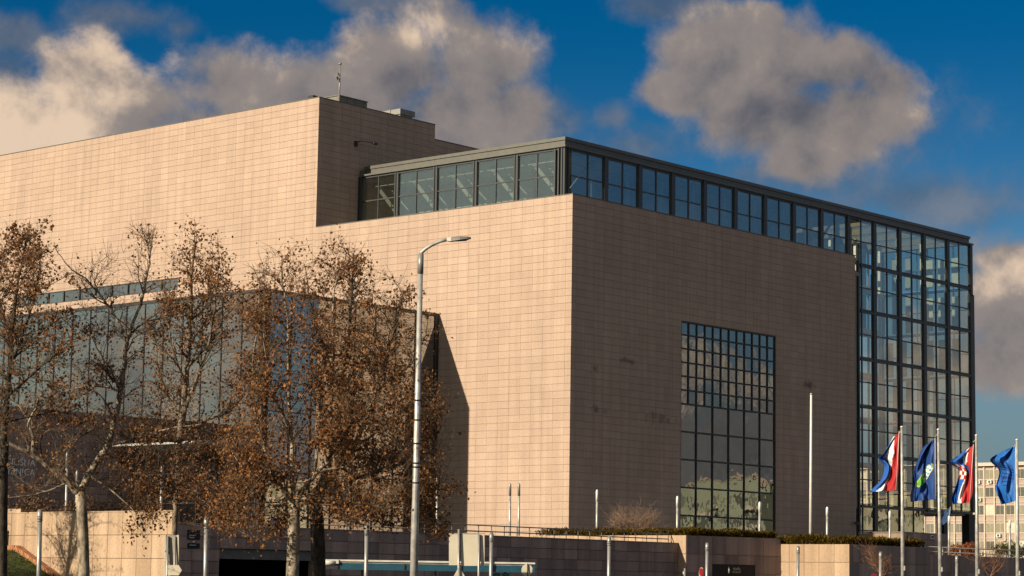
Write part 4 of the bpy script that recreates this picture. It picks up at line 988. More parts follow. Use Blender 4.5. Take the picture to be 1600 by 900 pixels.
plane_tree('slender pale tree with a wide forked trunk, few leaves, left of the garage', 62,
    [(131, 905), (130, 850), (128, 800), (125, 768)],
    [([(125, 770), (95, 742), (70, 722), (40, 703), (0, 683), (-40, 668)], 0.125, -1.0, 3, 0.1),
     ([(52, 708), (49, 685), (40, 655), (18, 622), (0, 596)], 0.06, 0.5, 8, 0.5),
     ([(44, 668), (58, 640), (72, 610), (80, 570)], 0.04, -0.8, 6, 0.5),
     ([(76, 725), (100, 700), (125, 675), (150, 655)], 0.05, 1.0, 7, 0.3),
     ([(125, 770), (140, 740), (155, 715), (168, 690), (180, 640), (188, 600), (192, 560), (197, 530), (205, 500), (218, 460), (226, 420), (229, 390), (233, 352)], 0.115, 0.6, 18, 0.22),
     ([(194, 520), (178, 490), (163, 465), (140, 435), (112, 412), (97, 385)], 0.045, -0.7, 9, 0.12),
     ([(163, 465), (135, 452), (105, 430), (92, 405)], 0.03, 0.8, 6, 0.12),
     ([(197, 525), (225, 500), (262, 487), (290, 470)], 0.04, 1.0, 8, 0.9),
     ([(192, 615), (165, 604), (125, 600), (92, 606)], 0.04, 1.0, 7, 0.6),
     ([(166, 696), (200, 690), (240, 680), (275, 672), (322, 667)], 0.05, -1.0, 6, 0.7),
     ([(186, 612), (178, 580), (160, 550), (150, 520)], 0.04, -1.2, 8, 0.8),
     ([(160, 705), (185, 720), (220, 745), (260, 770)], 0.04, 1.0, 7, 1.3),
     ([(140, 742), (175, 765), (215, 800), (235, 835)], 0.035, -0.8, 8, 1.3),
     ([(110, 752), (85, 765), (55, 775), (20, 780)], 0.04, -0.9, 7, 0.4)],
    5, 3000, M_PALEBARK, 0.155, 0.8, [(85,390),(150,440),(212,348),(245,352),(250,420),(285,470),(235,560),(262,640),(322,668),(275,760),(222,835),(165,770),(60,790),(-30,700),(0,620),(60,600),(110,560),(150,525),(110,450)], 150, 1.6, lambda x, y: 0.22 if y < 520 else (0.02 if x < 80 and 690 < y < 775 else 0.9))
plane_tree('leafy upright tree with a brown-leaved crown behind the grey sign board, straight dim trunk', 72,
    [(270, 905), (271, 860), (274, 800), (279, 720), (281, 680)],
    [([(281, 690), (287, 630), (293, 560), (296, 500), (297, 440), (300, 390), (303, 362)], 0.13, 0.4, 26, 1.1),
     ([(285, 650), (310, 590), (328, 540), (340, 480), (345, 430), (350, 400)], 0.07, -1.0, 18, 0.9),
     ([(284, 655), (262, 620), (245, 580), (238, 540), (232, 500)], 0.06, 1.0, 12, 0.8),
     ([(283, 680), (320, 655), (355, 640), (385, 600), (395, 540)], 0.06, 1.2, 15, 0.9),
     ([(282, 690), (250, 690), (222, 700), (205, 720)], 0.05, -1.0, 10, 1.0),
     ([(281, 720), (310, 715), (345, 725), (370, 745)], 0.05, 1.0, 13, 1.3),
     ([(280, 740), (255, 750), (230, 775), (215, 800)], 0.04, 1.2, 10, 1.2),
     ([(280, 745), (300, 770), (330, 790), (350, 815)], 0.04, -1.0, 12, 1.3),
     ([(290, 600), (270, 540), (268, 480), (275, 420)], 0.04, -0.9, 12, 1.1),
     ([(292, 580), (318, 510), (322, 440), (325, 385)], 0.04, 0.9, 12, 1.1)],
    6, 9000, M_DIMBARK, 0.085, 0.7, [(232,800),(205,700),(212,620),(235,520),(240,470),(258,425),(266,395),(285,375),(304,360),(320,380),(340,385),(350,420),(372,445),(392,475),(390,560),(380,640),(395,720),(350,830),(290,828)], 190, 1.8, lambda x, y: 1.2 if y < 470 else (0.8 if y < 640 else 1.3))
plane_tree('densely leaved brown tree with mottled pale forked trunk beside the lamp post', 60,
    [(457, 905), (458, 860), (459, 820), (460, 785)],
    [([(460, 788), (446, 767), (428, 752), (410, 738), (385, 720)], 0.085, -0.9, 12, 0.9),
     ([(457, 778), (455, 740), (454, 690), (451, 640), (449, 560), (447, 500), (440, 450), (437, 392)], 0.075, 0.6, 22, 0.75),
     ([(460, 788), (474, 766), (487, 750), (513, 723), (537, 687), (580, 637), (605, 600)], 0.095, -0.8, 22, 1.1),
     ([(487, 752), (493, 720), (497, 690), (499, 628), (505, 562), (515, 500), (520, 440), (530, 405)], 0.06, 0.7, 22, 0.9),
     ([(500, 735), (523, 732), (557, 728), (600, 735), (640, 745)], 0.05, 0.8, 18, 1.2),
     ([(520, 715), (545, 650), (556, 590), (575, 530), (590, 470)], 0.045, 0.7, 18, 0.9),
     ([(440, 762), (418, 715), (400, 660), (390, 600), (396, 520), (400, 440)], 0.055, 0.8, 20, 0.8),
     ([(428, 752), (400, 770), (370, 790), (350, 815)], 0.04, -0.8, 14, 1.3),
     ([(420, 745), (390, 740), (365, 715), (350, 680)], 0.04, 0.9, 12, 1.0),
     ([(453, 670), (430, 620), (420, 560), (418, 480)], 0.04, -1.0, 14, 0.9),
     ([(560, 650), (600, 640), (640, 620), (668, 600)], 0.04, -0.6, 15, 1.1),
     ([(470, 770), (510, 785), (545, 800), (560, 812)], 0.035, -1.0, 12, 1.2),
     ([(450, 775), (425, 800), (405, 825), (395, 840)], 0.03, 0.8, 9, 1.3)],
    8, 15500, M_PALEBARK, 0.165, 0.7, [(352,820),(350,700),(362,600),(382,520),(390,450),(402,412),(425,384),(445,380),(470,398),(500,425),(520,412),(545,445),(580,500),(610,580),(640,640),(650,740),(600,808),(520,812),(400,845)], 330, 2.4, lambda x, y: 0.36 if y < 470 else ((1.5 if 375 < x < 530 else 0.9) if y < 760 else 1.3))
plane_tree('wide brown-leaved tree with a thick trunk coloured dark for shade, just behind the mottled pale trunk', 66,
    [(497, 905), (497, 860), (495, 810), (493, 772)],
    [([(493, 775), (520, 700), (535, 600), (545, 500), (548, 430), (549, 378)], 0.11, 0.8, 26, 0.75),
     ([(494, 775), (540, 720), (580, 640), (605, 560), (620, 500), (632, 455)], 0.10, -0.6, 24, 0.8),
     ([(495, 778), (560, 745), (620, 725), (660, 700), (690, 660)], 0.08, 0.9, 22, 1.2),
     ([(495, 780), (560, 790), (620, 785), (665, 775), (690, 760)], 0.07, -0.8, 20, 1.3),
     ([(600, 600), (640, 570), (660, 530), (668, 490)], 0.04, 0.8, 10, 0.5),
     ([(535, 620), (505, 540), (488, 470), (480, 410)], 0.05, -0.8, 16, 0.6),
     ([(640, 785), (665, 800), (680, 815), (688, 830)], 0.03, 0.3, 9, 1.3),
     ([(560, 790), (590, 815), (620, 822), (645, 820)], 0.03, 0.6, 10, 1.0),
     ([(640, 705), (665, 670), (680, 640), (690, 620)], 0.03, -0.5, 9, 1.0),
     ([(494, 790), (540, 815), (570, 810)], 0.03, -0.5, 7, 0.9),
     ([(520, 700), (570, 690), (610, 660), (640, 640)], 0.05, -0.9, 16, 1.1)],
    10, 9300, M_DARKSHADEBARK, 0.21, 0.65, [(520,808),(500,700),(480,560),(480,470),(502,425),(535,390),(552,378),(575,405),(600,435),(642,466),(632,520),(648,570),(682,620),(694,670),(684,740),(690,800),(640,828),(560,812)], 300, 2.4, lambda x, y: 0.5 if y < 480 else (0.95 if y < 640 else 1.25))  # shade from the neighbouring trees is put into this trunk's bark colour
plane_tree('tall thin tree cut by the left edge, dark stem and many small leaves', 60,
    [(2, 905), (3, 800), (4, 740), (6, 690)],
    [([(6, 695), (10, 620), (15, 540), (20, 460), (28, 400), (36, 352)], 0.10, 0.5, 28, 1.0),
     ([(12, 590), (35, 530), (55, 480), (68, 430), (72, 405)], 0.05, -0.8, 14, 0.9),
     ([(14, 560), (45, 530), (80, 500), (110, 480)], 0.04, 0.8, 11, 0.7),
     ([(10, 620), (50, 590), (90, 560), (125, 530)], 0.045, -0.9, 12, 0.7),
     ([(14, 540), (0, 480), (-10, 430), (-5, 380)], 0.045, 0.8, 12, 0.9),
     ([(8, 660), (40, 650), (85, 640), (120, 650)], 0.04, 0.9, 11, 0.8),
     ([(5, 720), (30, 745), (55, 760), (80, 765)], 0.03, -0.8, 2, 0.1),
     ([(4, 740), (-20, 720), (-40, 700)], 0.05, -0.8, 6, 0.2)],
    12, 4600, M_DARKSHADEBARK, 0.15, 0.7, [(-40,780),(-40,370),(0,385),(30,345),(52,360),(72,400),(60,430),(75,470),(100,500),(125,540),(120,600),(100,650),(110,740),(60,775)], 170, 1.8, lambda x, y: 0.9 if y < 480 else (0.02 if x < 80 and 690 < y < 775 else 0.6))

src = [o for o in bpy.data.objects if o.get('category') == 'tree' and 'behind the grey sign board' in o['label']][0]
cp = src.copy(); COL.objects.link(cp); q = at(-250, 905, 91); cp.location = (q[0], q[1], G_Z-0.6); cp['label'] = 'plane tree just outside the left edge whose shade dapples the sunlit wall'
for ch in list(src.children):
    c2 = ch.copy(); COL.objects.link(c2); c2.parent = cp

# ------------------------------------------------------------------ lamp post, posts, plaza lights
def vpole(mb, p, q, r0, r1, n=10): mb.tube([p, q], [r0, r1], n)
b = at(646, 930, 58); top = at(657.5, 400, 58)
LP = thing('street_lamp', 'tall galvanised street lamp with curved arm in front of the leafy trees', 'street lamp', (b[0], b[1], G_Z))
ax = top-np.array([b[0], b[1], G_Z]); 
mb = MB(); mb.tube([(0, 0, 0), tuple(ax*0.35), tuple(ax*0.36), tuple(ax*0.97)], [0.108, 0.098, 0.091, 0.062], 14); mb.build('pole', M_STEEL, LP)
mb = MB(); mb.tube([tuple(ax*0.955), tuple(ax*1.005)], [0.076, 0.074], 12); mb.build('collar', M_GREYPOST, LP)
ap = [at(x, y, 58)-np.array([b[0], b[1], G_Z]) for x, y in ((657.5, 398), (659, 394), (666, 388), (676, 382), (688, 377), (699, 374.5))]
mb = MB(); mb.tube(ap, [0.052, 0.05, 0.046, 0.044, 0.042, 0.04], 10); mb.build('arm', M_STEEL, LP)
h0, h1 = at(698, 374.2, 58)-np.array([b[0], b[1], G_Z]), at(736, 371.8, 58)-np.array([b[0], b[1], G_Z]); d = h1-h0; l = np.linalg.norm(d); d /= l
side = np.cross(d, (0, 0, 1.0)); side /= np.linalg.norm(side); up = np.cross(side, d)
mb = MB(); prof = [(0.0, 0.045, 0.04, 0.04), (0.18, 0.09, 0.05, 0.06), (0.55, 0.13, 0.045, 0.045), (0.85, 0.12, 0.03, 0.03), (1.0, 0.07, 0.012, 0.012)]
k0 = 0
for (u, w_, hu, hd) in prof:
    c = h0+d*l*u; mb.v += [tuple(c+side*w_-up*hd), tuple(c-side*w_-up*hd), tuple(c-side*w_*0.8+up*hu), tuple(c+side*w_*0.8+up*hu)]
for i in range(len(prof)-1):
    for j in range(4): mb.f.append((i*4+j, i*4+(j+1) % 4, i*4+4+(j+1) % 4, i*4+4+j)); mb.m.append(0); mb.t.append(.5); mb.sm.append(False)
for f_ in ((3, 2, 1, 0), tuple(len(mb.v)-4+j for j in range(4))): mb.f.append(f_); mb.m.append(0); mb.t.append(.5); mb.sm.append(False)
LH = mb.build('lamp_head', basic('lamp_head_paint', (0.16, 0.15, 0.14), 0.45, 0.2), LP)
mb = MB(); mb.obox(h0+d*l*0.6-up*0.05, d*l*0.22, side*0.085, up*0.008); mb.build('lens', M_DKMETAL, LH)
mb = MB()
for u in (0.42, 0.46, 0.47, 0.52, 0.58, 0.63): mb.tube([tuple(ax*u), tuple(ax*(u+0.004))], [0.094, 0.093], 12)
mb.build('strap', M_DKMETAL, LP)

POSTS = [(62.5, 796, 75, 'grey metal post before the sunlit wall, left of the forked pale trunk'), (322.5, 808, 80, 'grey metal post beside the black plaques at the garage'),
         (573, 820, 87, 'grey metal post standing before the left half of the blue shelter'), (768, 832, 92, 'grey metal post just right of the white sign backs'),
         (952, 838, 97, 'grey metal post before the dark wall under the bare shrub'), (1105, 848, 106, 'grey metal post beside the black shop sign'),
         (1247, 853, 112, 'grey metal post in front of the broad sunlit planter end'), (1376, 862, 114, 'grey metal post in front of the bare reddish young tree'),
         (1495, 868, 118, 'short grey metal post between the second and third flagpoles')]
for px, py, d, lab in POSTS:
    tp = at(px, py, d); bt = at(px-1.0, 930, d)
    t = thing('metal_post', lab, 'post', (bt[0], bt[1], G_Z), 'grey metal posts along the street'); a = tp-np.array([bt[0], bt[1], G_Z])
    rr = 0.083
    mb = MB(); mb.tube([(0, 0, 0), tuple(a*0.9)], [rr*1.05, rr*0.93], 12); mb.build('shaft', M_GREYPOST, t)
    mb = MB(); mb.tube([tuple(a*0.9), tuple(a*0.985), tuple(a*0.986), tuple(a)], [rr*1.08, rr*1.06, rr*0.9, rr*0.75], 12); mb.build('sleeve', M_GREYPOST, t)
    mb = MB()
    for u in (0.905, 0.925, 0.945): mb.tube([tuple(a*u), tuple(a*(u+0.006))], [rr*1.14, rr*1.14], 12)
    mb.build('ring', M_STEEL, t)

LIGHTS = [(105, 706, 792, 'slim light column left of the forked trunk, before the lettered block'), (120.5, 735, 795, 'second slim light column close to the forked trunk, before the lettered block'),
          (253, 728, 778, 'slim light column near the entrance canopy'), (542, 752, 826, 'slim light column behind the railing, in the brown tree'), (683, 745, 832, 'slim light column at the foot of the glass pavilion corner'),
          (797, 755, 838, 'left one of the two close light columns before the sunlit facade'), (811, 755, 838, 'right one of the two close light columns before the sunlit facade'),
          (933, 765, 834, 'slim light column between the sunlit corner and the bare shrub'), (1058.5, 775, 830, 'slim light column at the left edge of the tall grid window'),
          (1187, 784, 836, 'slim light column in front of the tall grid window'), (1292.5, 792, 836, 'short light column right of the tall white flagpole'), (1390.5, 798, 842, 'slim light column before the glass hall, left of the first flag'),
          (1483, 806, 870, 'pale light column under the glass hall overhang'), (1578, 812, 872, 'light column standing before the beige office block')]
for px, py, pb, lab in LIGHTS:
    d = 128 if px > 300 else 118
    if px > 1450: d = 138
    tp = at(px, py, d); bt = at(px-0.4, pb, d); zb = min(float(bt[2]), P_Z)
    t = thing('light_column', lab, 'light column', (bt[0], bt[1], zb), 'slim light columns on the plaza'); a = tp-np.array([bt[0], bt[1], zb])
    mb = MB(); mb.tube([(0, 0, 0), tuple(a*0.82)], [0.07, 0.066], 10); mb.build('shaft', M_STEEL, t)
    mb = MB(); mb.tube([tuple(a*0.82), tuple(a*0.97), tuple(a)], [0.074, 0.074, 0.04], 10); mb.build('light_head', M_WHITE if px > 850 else M_GREYPOST, t)
    mb = MB(); mb.tube([(0, 0, 0), (0, 0, 0.1)], [0.17, 0.16], 10); mb.build('base_plate', M_GREYPOST, t)
tp, bt = at(1267.5, 617, 126), at(1266.5, 834, 126)
t = thing('flagpole', 'tall bare white flagpole before the shaded stone wall', 'flagpole', (bt[0], bt[1], P_Z)); a = tp-np.array([bt[0], bt[1], P_Z])
mb = MB(); mb.tube([(0, 0, 0), tuple(a)], [0.10, 0.06], 12); mb.build('pole', M_POLEWHITE, t)
mb = MB(); mb.tube([tuple(a), tuple(a*1.004), tuple(a*1.012)], [0.04, 0.08, 0.03], 10); mb.build('finial', M_STEEL, t)
mb = MB(); c = a*0.42; mb.obox(c+np.array([0.1, -0.05, 0]), (0.06, 0, 0), (0, 0.04, 0), (0, 0, 0.09)); mb.build('cleat', M_GREYPOST, t)

# ------------------------------------------------------------------ flags on their poles
FM = [basic('flag_red', (0.36, 0.009, 0.012), 0.7, 0, 0.05), basic('flag_white', (0.72, 0.70, 0.68), 0.7, 0, 0.04), basic('flag_blue', (0.014, 0.10, 0.42), 0.65, 0, 0.06),
      basic('flag_navy', (0.006, 0.043, 0.20), 0.65, 0, 0.06), basic('flag_green', (0.08, 0.36, 0.03), 0.7), basic('flag_cyan', (0.03, 0.30, 0.45), 0.7), basic('flag_yellow', (0.50, 0.48, 0.06), 0.7), basic('flag_brown', (0.25, 0.10, 0.03), 0.7),
      basic('flag_royal', (0.010, 0.115, 0.42), 0.65, 0, 0.06), basic('flag_shadowblue', (0.02, 0.05, 0.13), 0.7)]
def flag(label, px_hoist, py_top, d, ctrl, paint, fold, seed, group='flags on the row of poles'):
    """ctrl: rows (v from top to bottom) of (hoist offset px, free edge offset px x, y); a cloth with real folds hangs from the pole"""
    r = random.Random(seed); NU, NV = 36, 60; rows = []
    O = at(px_hoist, py_top, d); t = thing('flag', label, 'flag', O, group)
    fw = _f.copy(); fw[2] = 0; fw /= np.linalg.norm(fw); mb = MB(); m_ = len(ctrl)
    def samp(v):
        s = v*(m_-1); i = min(m_-2, int(s)); u = s-i; u = u*u*(3-2*u) if False else u
        p = [np.array(ctrl[max(i-1, 0)]), np.array(ctrl[i]), np.array(ctrl[i+1]), np.array(ctrl[min(i+2, m_-1)])]
        return 0.5*((2*p[1])+(-p[0]+p[2])*u+(2*p[0]-5*p[1]+4*p[2]-p[3])*u*u+(-p[0]+3*p[1]-3*p[2]+p[3])*u**3)
    P = np.zeros((NV+1, NU+1, 3))
    for j in range(NV+1):
        hx_, hy_, fx_, fy_ = samp(j/NV)
        for i in range(NU+1):
            u = i/NU; v = j/NV
            uu = u+0.10*math.sin(2*math.pi*(u*1.2+v*0.8+seed*0.3))*(u*(1-u))*2
            px = px_hoist+hx_+(fx_-hx_)*uu; py = py_top+hy_+(fy_-hy_)*u**0.9
            depth = 0.55*u+fold*u*(math.sin(2*math.pi*(1.5*u+0.55*v)+seed)+0.5*math.sin(2*math.pi*(2.7*u-1.3*v)+seed*2)+0.25*math.sin(2*math.pi*(4.1*u+2.6*v)))
            P[j, i] = at(px, py, d)-O+fw*depth
    k0 = 0
    for j in range(NV+1):
        for i in range(NU+1): mb.v.append(tuple(P[j, i]))
    for j in range(NV):
        for i in range(NU):
            a = j*(NU+1)+i; mb.f.append((a, a+1, a+NU+2, a+NU+1)); mb.m.append(paint((i+.5)/NU, (j+.5)/NV)); mb.t.append(.5); mb.sm.append(True)
    o = mb.build('cloth', FM, t); s = o.modifiers.new('thickness', 'SOLIDIFY'); s.thickness = 0.006
    mb = MB(); mb.tube([tuple(P[0, 0]+np.array([0, 0, 0.05])), tuple(P[NV, 0])], 0.012, 6); mb.build('halyard', M_POLEWHITE, t)
    return t
def lerp_tab(v, tab):
    for (a, x), (b, y) in zip(tab[:-1], tab[1:]):
        if v <= b: return x+(y-x)*(v-a)/(b-a)
    return tab[-1][1]
def tricolour(u, v):                    # a fold in the middle hides most of the white stripe there
    a = lerp_tab(v, ((0, .75), (.10, .42), (.25, .28), (.42, .36), (.60, .52), (1, .42))); b = lerp_tab(v, ((0, .95), (.10, .75), (.25, .62), (.42, .50), (.52, .52), (.62, .60), (.8, .72), (1, .78)))
    return 0 if u < a else (1 if u < b else 2)
def folded(u, v):
    a = lerp_tab(v, ((0, .7), (.12, .34), (.28, .25), (.42, .38), (.6, .45), (1, .5))); b = lerp_tab(v, ((0, .95), (.12, .62), (.28, .46), (.40, .40), (.55, .52), (.7, .68), (1, .72)))
    return 0 if u < a else (1 if u < b else 2)
def crest(u, v):
    if 0.52 < u < 0.98 and 0.40 < v < 0.62: return 0 if (int((u-0.52)/0.14)+int((v-0.40)/0.055)) % 2 else 1
    if 0.22 < u < 0.46 and 0.36 < v < 0.52: return 9 if int(v*60) % 3 else 2
    return folded(u, v)
def county(u, v):
    e1 = ((u-0.47)/0.40)**2+((v-0.55-0.30*(u-0.47))/0.105)**2
    if e1 < 1:
        if e1 > 0.84: return 6
        if u > 0.56: return 4
        if u > 0.46 and v < 0.58: return 7
        if v > 0.60: return 5 if int(v*50) % 2 else 1
        return 1 if (int(v*40)+int(u*12)) % 3 else 5
    return 3
def city(u, v):
    e1 = ((u-0.5)/0.40)**2+((v-0.5)/0.17)**2
    if e1 < 1:
        if e1 > 0.86: return 3
        return 3 if int(v*45) % 2 else 8
    return 8
FLAGPOLES = [(1409, 1411, 668, 'flagpole at the first, leftmost red white and blue flag'), (1466, 1470, 672, 'flagpole beside the navy flag with the green and white emblem'),
             (1525.5, 1527, 681, 'flagpole at the flag with a red checked shield'), (1589, 1590, 688, 'flagpole at the far right plain royal blue flag')]
for pt, pb, py, lab in FLAGPOLES:
    D_F = 100; tp, bt = at(pt, py, D_F), at(pb, 935, D_F)
    t = thing('flagpole', lab, 'flagpole', (bt[0], bt[1], G_Z), 'steel flagpoles in a row'); a = tp-np.array([bt[0], bt[1], G_Z])
    mb = MB(); mb.tube([(0, 0, 0), tuple(a*0.55), tuple(a*0.555), tuple(a)], [0.095, 0.082, 0.074, 0.055], 12); mb.build('pole', M_STEEL, t)
    mb = MB(); mb.tube([tuple(a), tuple(a*1.003), tuple(a*1.008)], [0.05, 0.075, 0.03], 10); mb.build('finial', M_POLEWHITE, t)
    mb = MB(); c = a*0.3; mb.obox(c+np.array([0.0, -0.1, 0]), (0.05, 0, 0), (0, 0.04, 0), (0, 0, 0.1)); mb.build('cleat', M_GREYPOST, t)
    e2 = tp-np.array([bt[0], bt[1], G_Z]); mb = MB(); s_ = at(pt-5, py+10, D_F)-np.array([bt[0], bt[1], G_Z]); mb.bar(a*0.985, s_, 0.03); mb.build('outrigger', M_STEEL, t)
flag('red white and blue flag hanging slack at the leftmost flagpole', 1405, 675, 100, [(0, 0, -5, 6), (-0.5, 20, -24, 34), (-1, 40, -31, 40), (-1, 52, -20, 52), (-2, 68, -24, 72), (-3, 80, -36, 86), (-5, 91, -43, 93)], tricolour, 0.28, 1)
flag('navy blue flag with green, white and cyan emblem', 1461, 686, 100, [(0, 0, -3, 2), (0, 18, -17, 14), (0, 32, -25, 34), (0, 48, -31, 56), (0, 62, -30, 72), (0, 78, -32, 88), (0.5, 94, -33, 97)], county, 0.30, 2)
flag('red white and blue flag with red checked shield, third from the left', 1521, 696, 100, [(0, 0, -6, 4), (-0.5, 16, -24, 18), (-0.5, 30, -32, 24), (-1, 44, -18, 36), (-1, 60, -22, 58), (-2, 76, -29, 80), (-6, 89, -28, 91)], crest, 0.28, 3)
flag('royal blue flag on the rightmost pole, faint outlined emblem', 1587, 696, 100, [(0, 0, -5, 3), (0, 18, -25, 13), (0, 30, -34, 22), (0, 46, -19, 38), (0, 62, -27, 64), (0, 76, -26, 76), (-1, 87, -20, 92)], city, 0.30, 4)
flag('small dark blue flag half hidden behind the second flagpole', 1485, 793, 150, [(0, 0, -3, 2), (0, 4, -8, 8), (0, 8, -12, 16), (-1, 12, -14, 24), (-2, 18, -15, 32)], lambda u, v: 9, 0.12, 5, None)

# ------------------------------------------------------------------ blue shelter, signs
D_S = 92
s0, s1 = at(505, 874, D_S), at(836, 884, D_S)
SH = thing('bus_shelter', 'long blue shelter roof with pale edge before the dark wall', 'shelter', (s0[0], s0[1], G_Z))
d = s1-s0; d[2] = 0; ln = np.linalg.norm(d); d /= ln; nrm = np.array([-d[1], d[0], 0]); zt = float(s0[2])-G_Z
base = np.zeros(3)
def sp(u, v, z): return d*u+nrm*v+np.array([0, 0, z])
M_BLUE = basic('teal_blue_fascia', (0.008, 0.06, 0.10), 0.45); M_PALE = basic('pale_roof_edge', (0.55, 0.53, 0.48), 0.5)
mb = MB(); mb.obox(sp(ln/2, 1.0, zt-0.03), d*ln/2, nrm*1.05, (0, 0, 0.035)); mb.build('roof', M_PALE, SH)
mb = MB(); mb.obox(sp(ln/2+0.3, 0.02, zt-0.12), d*(ln/2-0.45), nrm*0.02, (0, 0, 0.012)); mb.build('gutter', M_STEEL, SH)
mb = MB(); mb.obox(sp(ln/2+0.3, 0.06, zt-0.27), d*(ln/2-0.3), nrm*0.04, (0, 0, 0.13)); mb.build('fascia', M_BLUE, SH)
mb = MB(); mb.tube([sp(0.05, -0.02, zt-0.12), sp(0.5, -0.02, zt-0.12)], 0.11, 12); mb.obox(sp(0.30, 0, zt-0.08), d*0.34, nrm*0.1, (0, 0, 0.08)); mb.build('end_box', M_PALE, SH)
mb = MB(); mb.obox(sp(0.3, 0.05, zt-0.29), d*0.32, nrm*0.08, (0, 0, 0.10)); mb.build('end_bracket', M_DKMETAL, SH)
for u in (1.55, 4.55, 7.4):
    mb = MB(); mb.tube([sp(u, 0.6, 0), sp(u, 0.6, zt-0.1)], 0.05, 8); mb.build('post', M_GREYPOST, SH)
for u in (7.05, 7.42):
    mb = MB(); mb.obox(sp(u, 0.55, zt-0.8), d*0.15, nrm*0.02, (0, 0, 0.36)); mb.build('panel', basic('cyan_panel', (0.03, 0.33, 0.40), 0.4), SH)
mb = MB(); mb.obox(sp(7.62, 0.55, zt-0.8), d*0.04, nrm*0.02, (0, 0, 0.36)); mb.build('panel_edge', M_WHITE, SH)
for u in (3.3, 5.6): 
    mb = MB(); mb.obox(sp(u, 0.0, zt-0.25), d*0.03, nrm*0.03, (0, 0, 0.1)); mb.build('bracket', M_DKMETAL, SH)

M_SIGNBACK = basic('cream_sign_back', (0.62, 0.56, 0.45), 0.5, 0, 0.06, 2.0); M_SIGNGREY = basic('weathered_sign_grey', (0.34, 0.31, 0.26), 0.55, 0, 0.15, 2.5)
def board(px0, py0, px1, py1, d, mb, mat=0, th=0.03, off=0.0):
    a, b, c = at(px0, py0, d+off), at(px1, py0, d+off), at(px0, py1, d+off); ctr = (at(px0, py0, d+off)+at(px1, py1, d+off))/2
    ux = (b-a)/2; uz = (c-a)/2; nn = np.cross(ux, uz); nn /= np.linalg.norm(nn); mb.obox(ctr, ux, uz, nn*th/2, mat)
def post(px, py0, d, mb, r=0.045, off=-0.06): 
    p = at(px, py0, d+off); q = at(px-0.3, 935, d+off); q[2] = G_Z; mb.tube([q, p], r, 8)
SB = thing('sign_board', 'back of a large cream sign board on two poles before the dark wall', 'sign', (0, 0, 0))
for bx in ((701.5, 834, 718.5, 883), (720.5, 834.5, 747, 884), (751.5, 836, 757, 884.5)):
    mb = MB(); board(*bx, 84, mb); mb.build('panel', M_SIGNBACK, SB)
mb = MB(); board(701, 833, 757.5, 834.3, 84, mb, 0, 0.05); mb.build('top_rail', M_SIGNGREY, SB)
for px, py in ((717, 827), (748.5, 835)):
    mb = MB(); post(px, py, 84, mb, 0.045 if px < 740 else 0.05); mb.build('pole', M_GREYPOST, SB)
def flat_sign(pts, d, th, mb, mat=0):
    P = [at(x, y, d) for x, y in pts]; fw = _f*th; k = len(mb.v); n_ = len(P); mb.v += [tuple(p) for p in P]+[tuple(p+fw) for p in P]
    fs = [tuple(range(k, k+n_)), tuple(range(k+2*n_-1, k+n_-1, -1))]+[(k+i, k+(i+1) % n_, k+n_+(i+1) % n_, k+n_+i) for i in range(n_)]
    for f_ in fs: mb.f.append(f_); mb.m.append(mat); mb.t.append(.5); mb.sm.append(False)
TS = tag(thing('triangle_sign', 'back of a cream triangular road sign below the large sign board', 'sign'), 'back of a cream triangular road sign below the large sign board', 'sign')
mb = MB(); flat_sign([(717.5, 885), (735, 916), (700, 916)], 82, 0.02, mb); mb.build('plate', M_SIGNBACK, TS)
mb = MB(); post(717.5, 884, 82, mb, 0.035, -0.03); mb.build('pole', M_GREYPOST, TS)
RS = thing('round_sign', 'back of a round cream road sign at the right end of the blue shelter', 'sign')
mb = MB(); flat_sign([(823.5+8.8*math.cos(t*math.pi/12), 891+9.6*math.sin(t*math.pi/12)) for t in range(24)], 86, 0.02, mb); mb.build('plate', M_SIGNBACK, RS)
mb = MB(); post(824.5, 880.5, 86, mb, 0.022, -0.03); mb.build('pole', M_DKMETAL, RS)
RR = thing('round_sign', 'narrow round red road sign seen edge-on left of the black shop sign', 'sign')
mb = MB(); flat_sign([(1096+4*math.cos(t*math.pi/12), 896+9.5*math.sin(t*math.pi/12)) for t in range(24)], 104, 0.02, mb); mb.build('plate', basic('sign_white', (.66, .6, .55), .5), RR)
mb = MB(); flat_sign([(1095.6+3.2*math.cos(t*math.pi/12), 894+6.5*math.sin(t*math.pi/12)) for t in range(24)], 103.95, 0.02, mb); mb.build('symbol', FM[0], RR)
mb = MB(); post(1096, 890, 104.1, mb, 0.03, 0.06); mb.build('pole', M_GREYPOST, RR)
R3 = thing('round_sign', 'dark red top of a round road sign below the bare reddish young tree', 'sign')
mb = MB(); flat_sign([(1366+5.5*math.cos(t*math.pi/12), 902+6.5*math.sin(t*math.pi/12)) for t in range(24)], 108, 0.02, mb); mb.build('plate', basic('sign_dark_red', (.22, .015, .02), .5), R3)
mb = MB(); post(1366, 900, 108.1, mb, 0.03, 0.06); mb.build('pole', M_GREYPOST, R3)
LS = thing('sign_board', 'weathered grey sign board seen from behind, with a small arrow plate, left of the garage', 'sign', (0, 0, 0))
mb = MB(); board(258, 836.5, 279, 925, 66, mb); mb.build('panel', M_SIGNGREY, LS)
mb = MB(); board(257, 836, 259.5, 925, 66, mb, 0, 0.07); board(276.5, 836, 279.6, 925, 66, mb, 0, 0.07, -0.02); mb.build('frame', M_SIGNBACK, LS)
for px in (262, 273.5): 
    mb = MB(); post(px, 838, 66, mb, 0.035); mb.build('pole', M_GREYPOST, LS)
mb = MB(); flat_sign([(262, 883), (279, 883), (284, 891), (279, 899), (262, 899)], 65.8, 0.03, mb); mb.build('arrow_plate', M_SIGNBACK, LS)
EP = thing('signal_post', 'thin dark post with a small box at the right end of the long dark wall', 'post', (0, 0, 0))
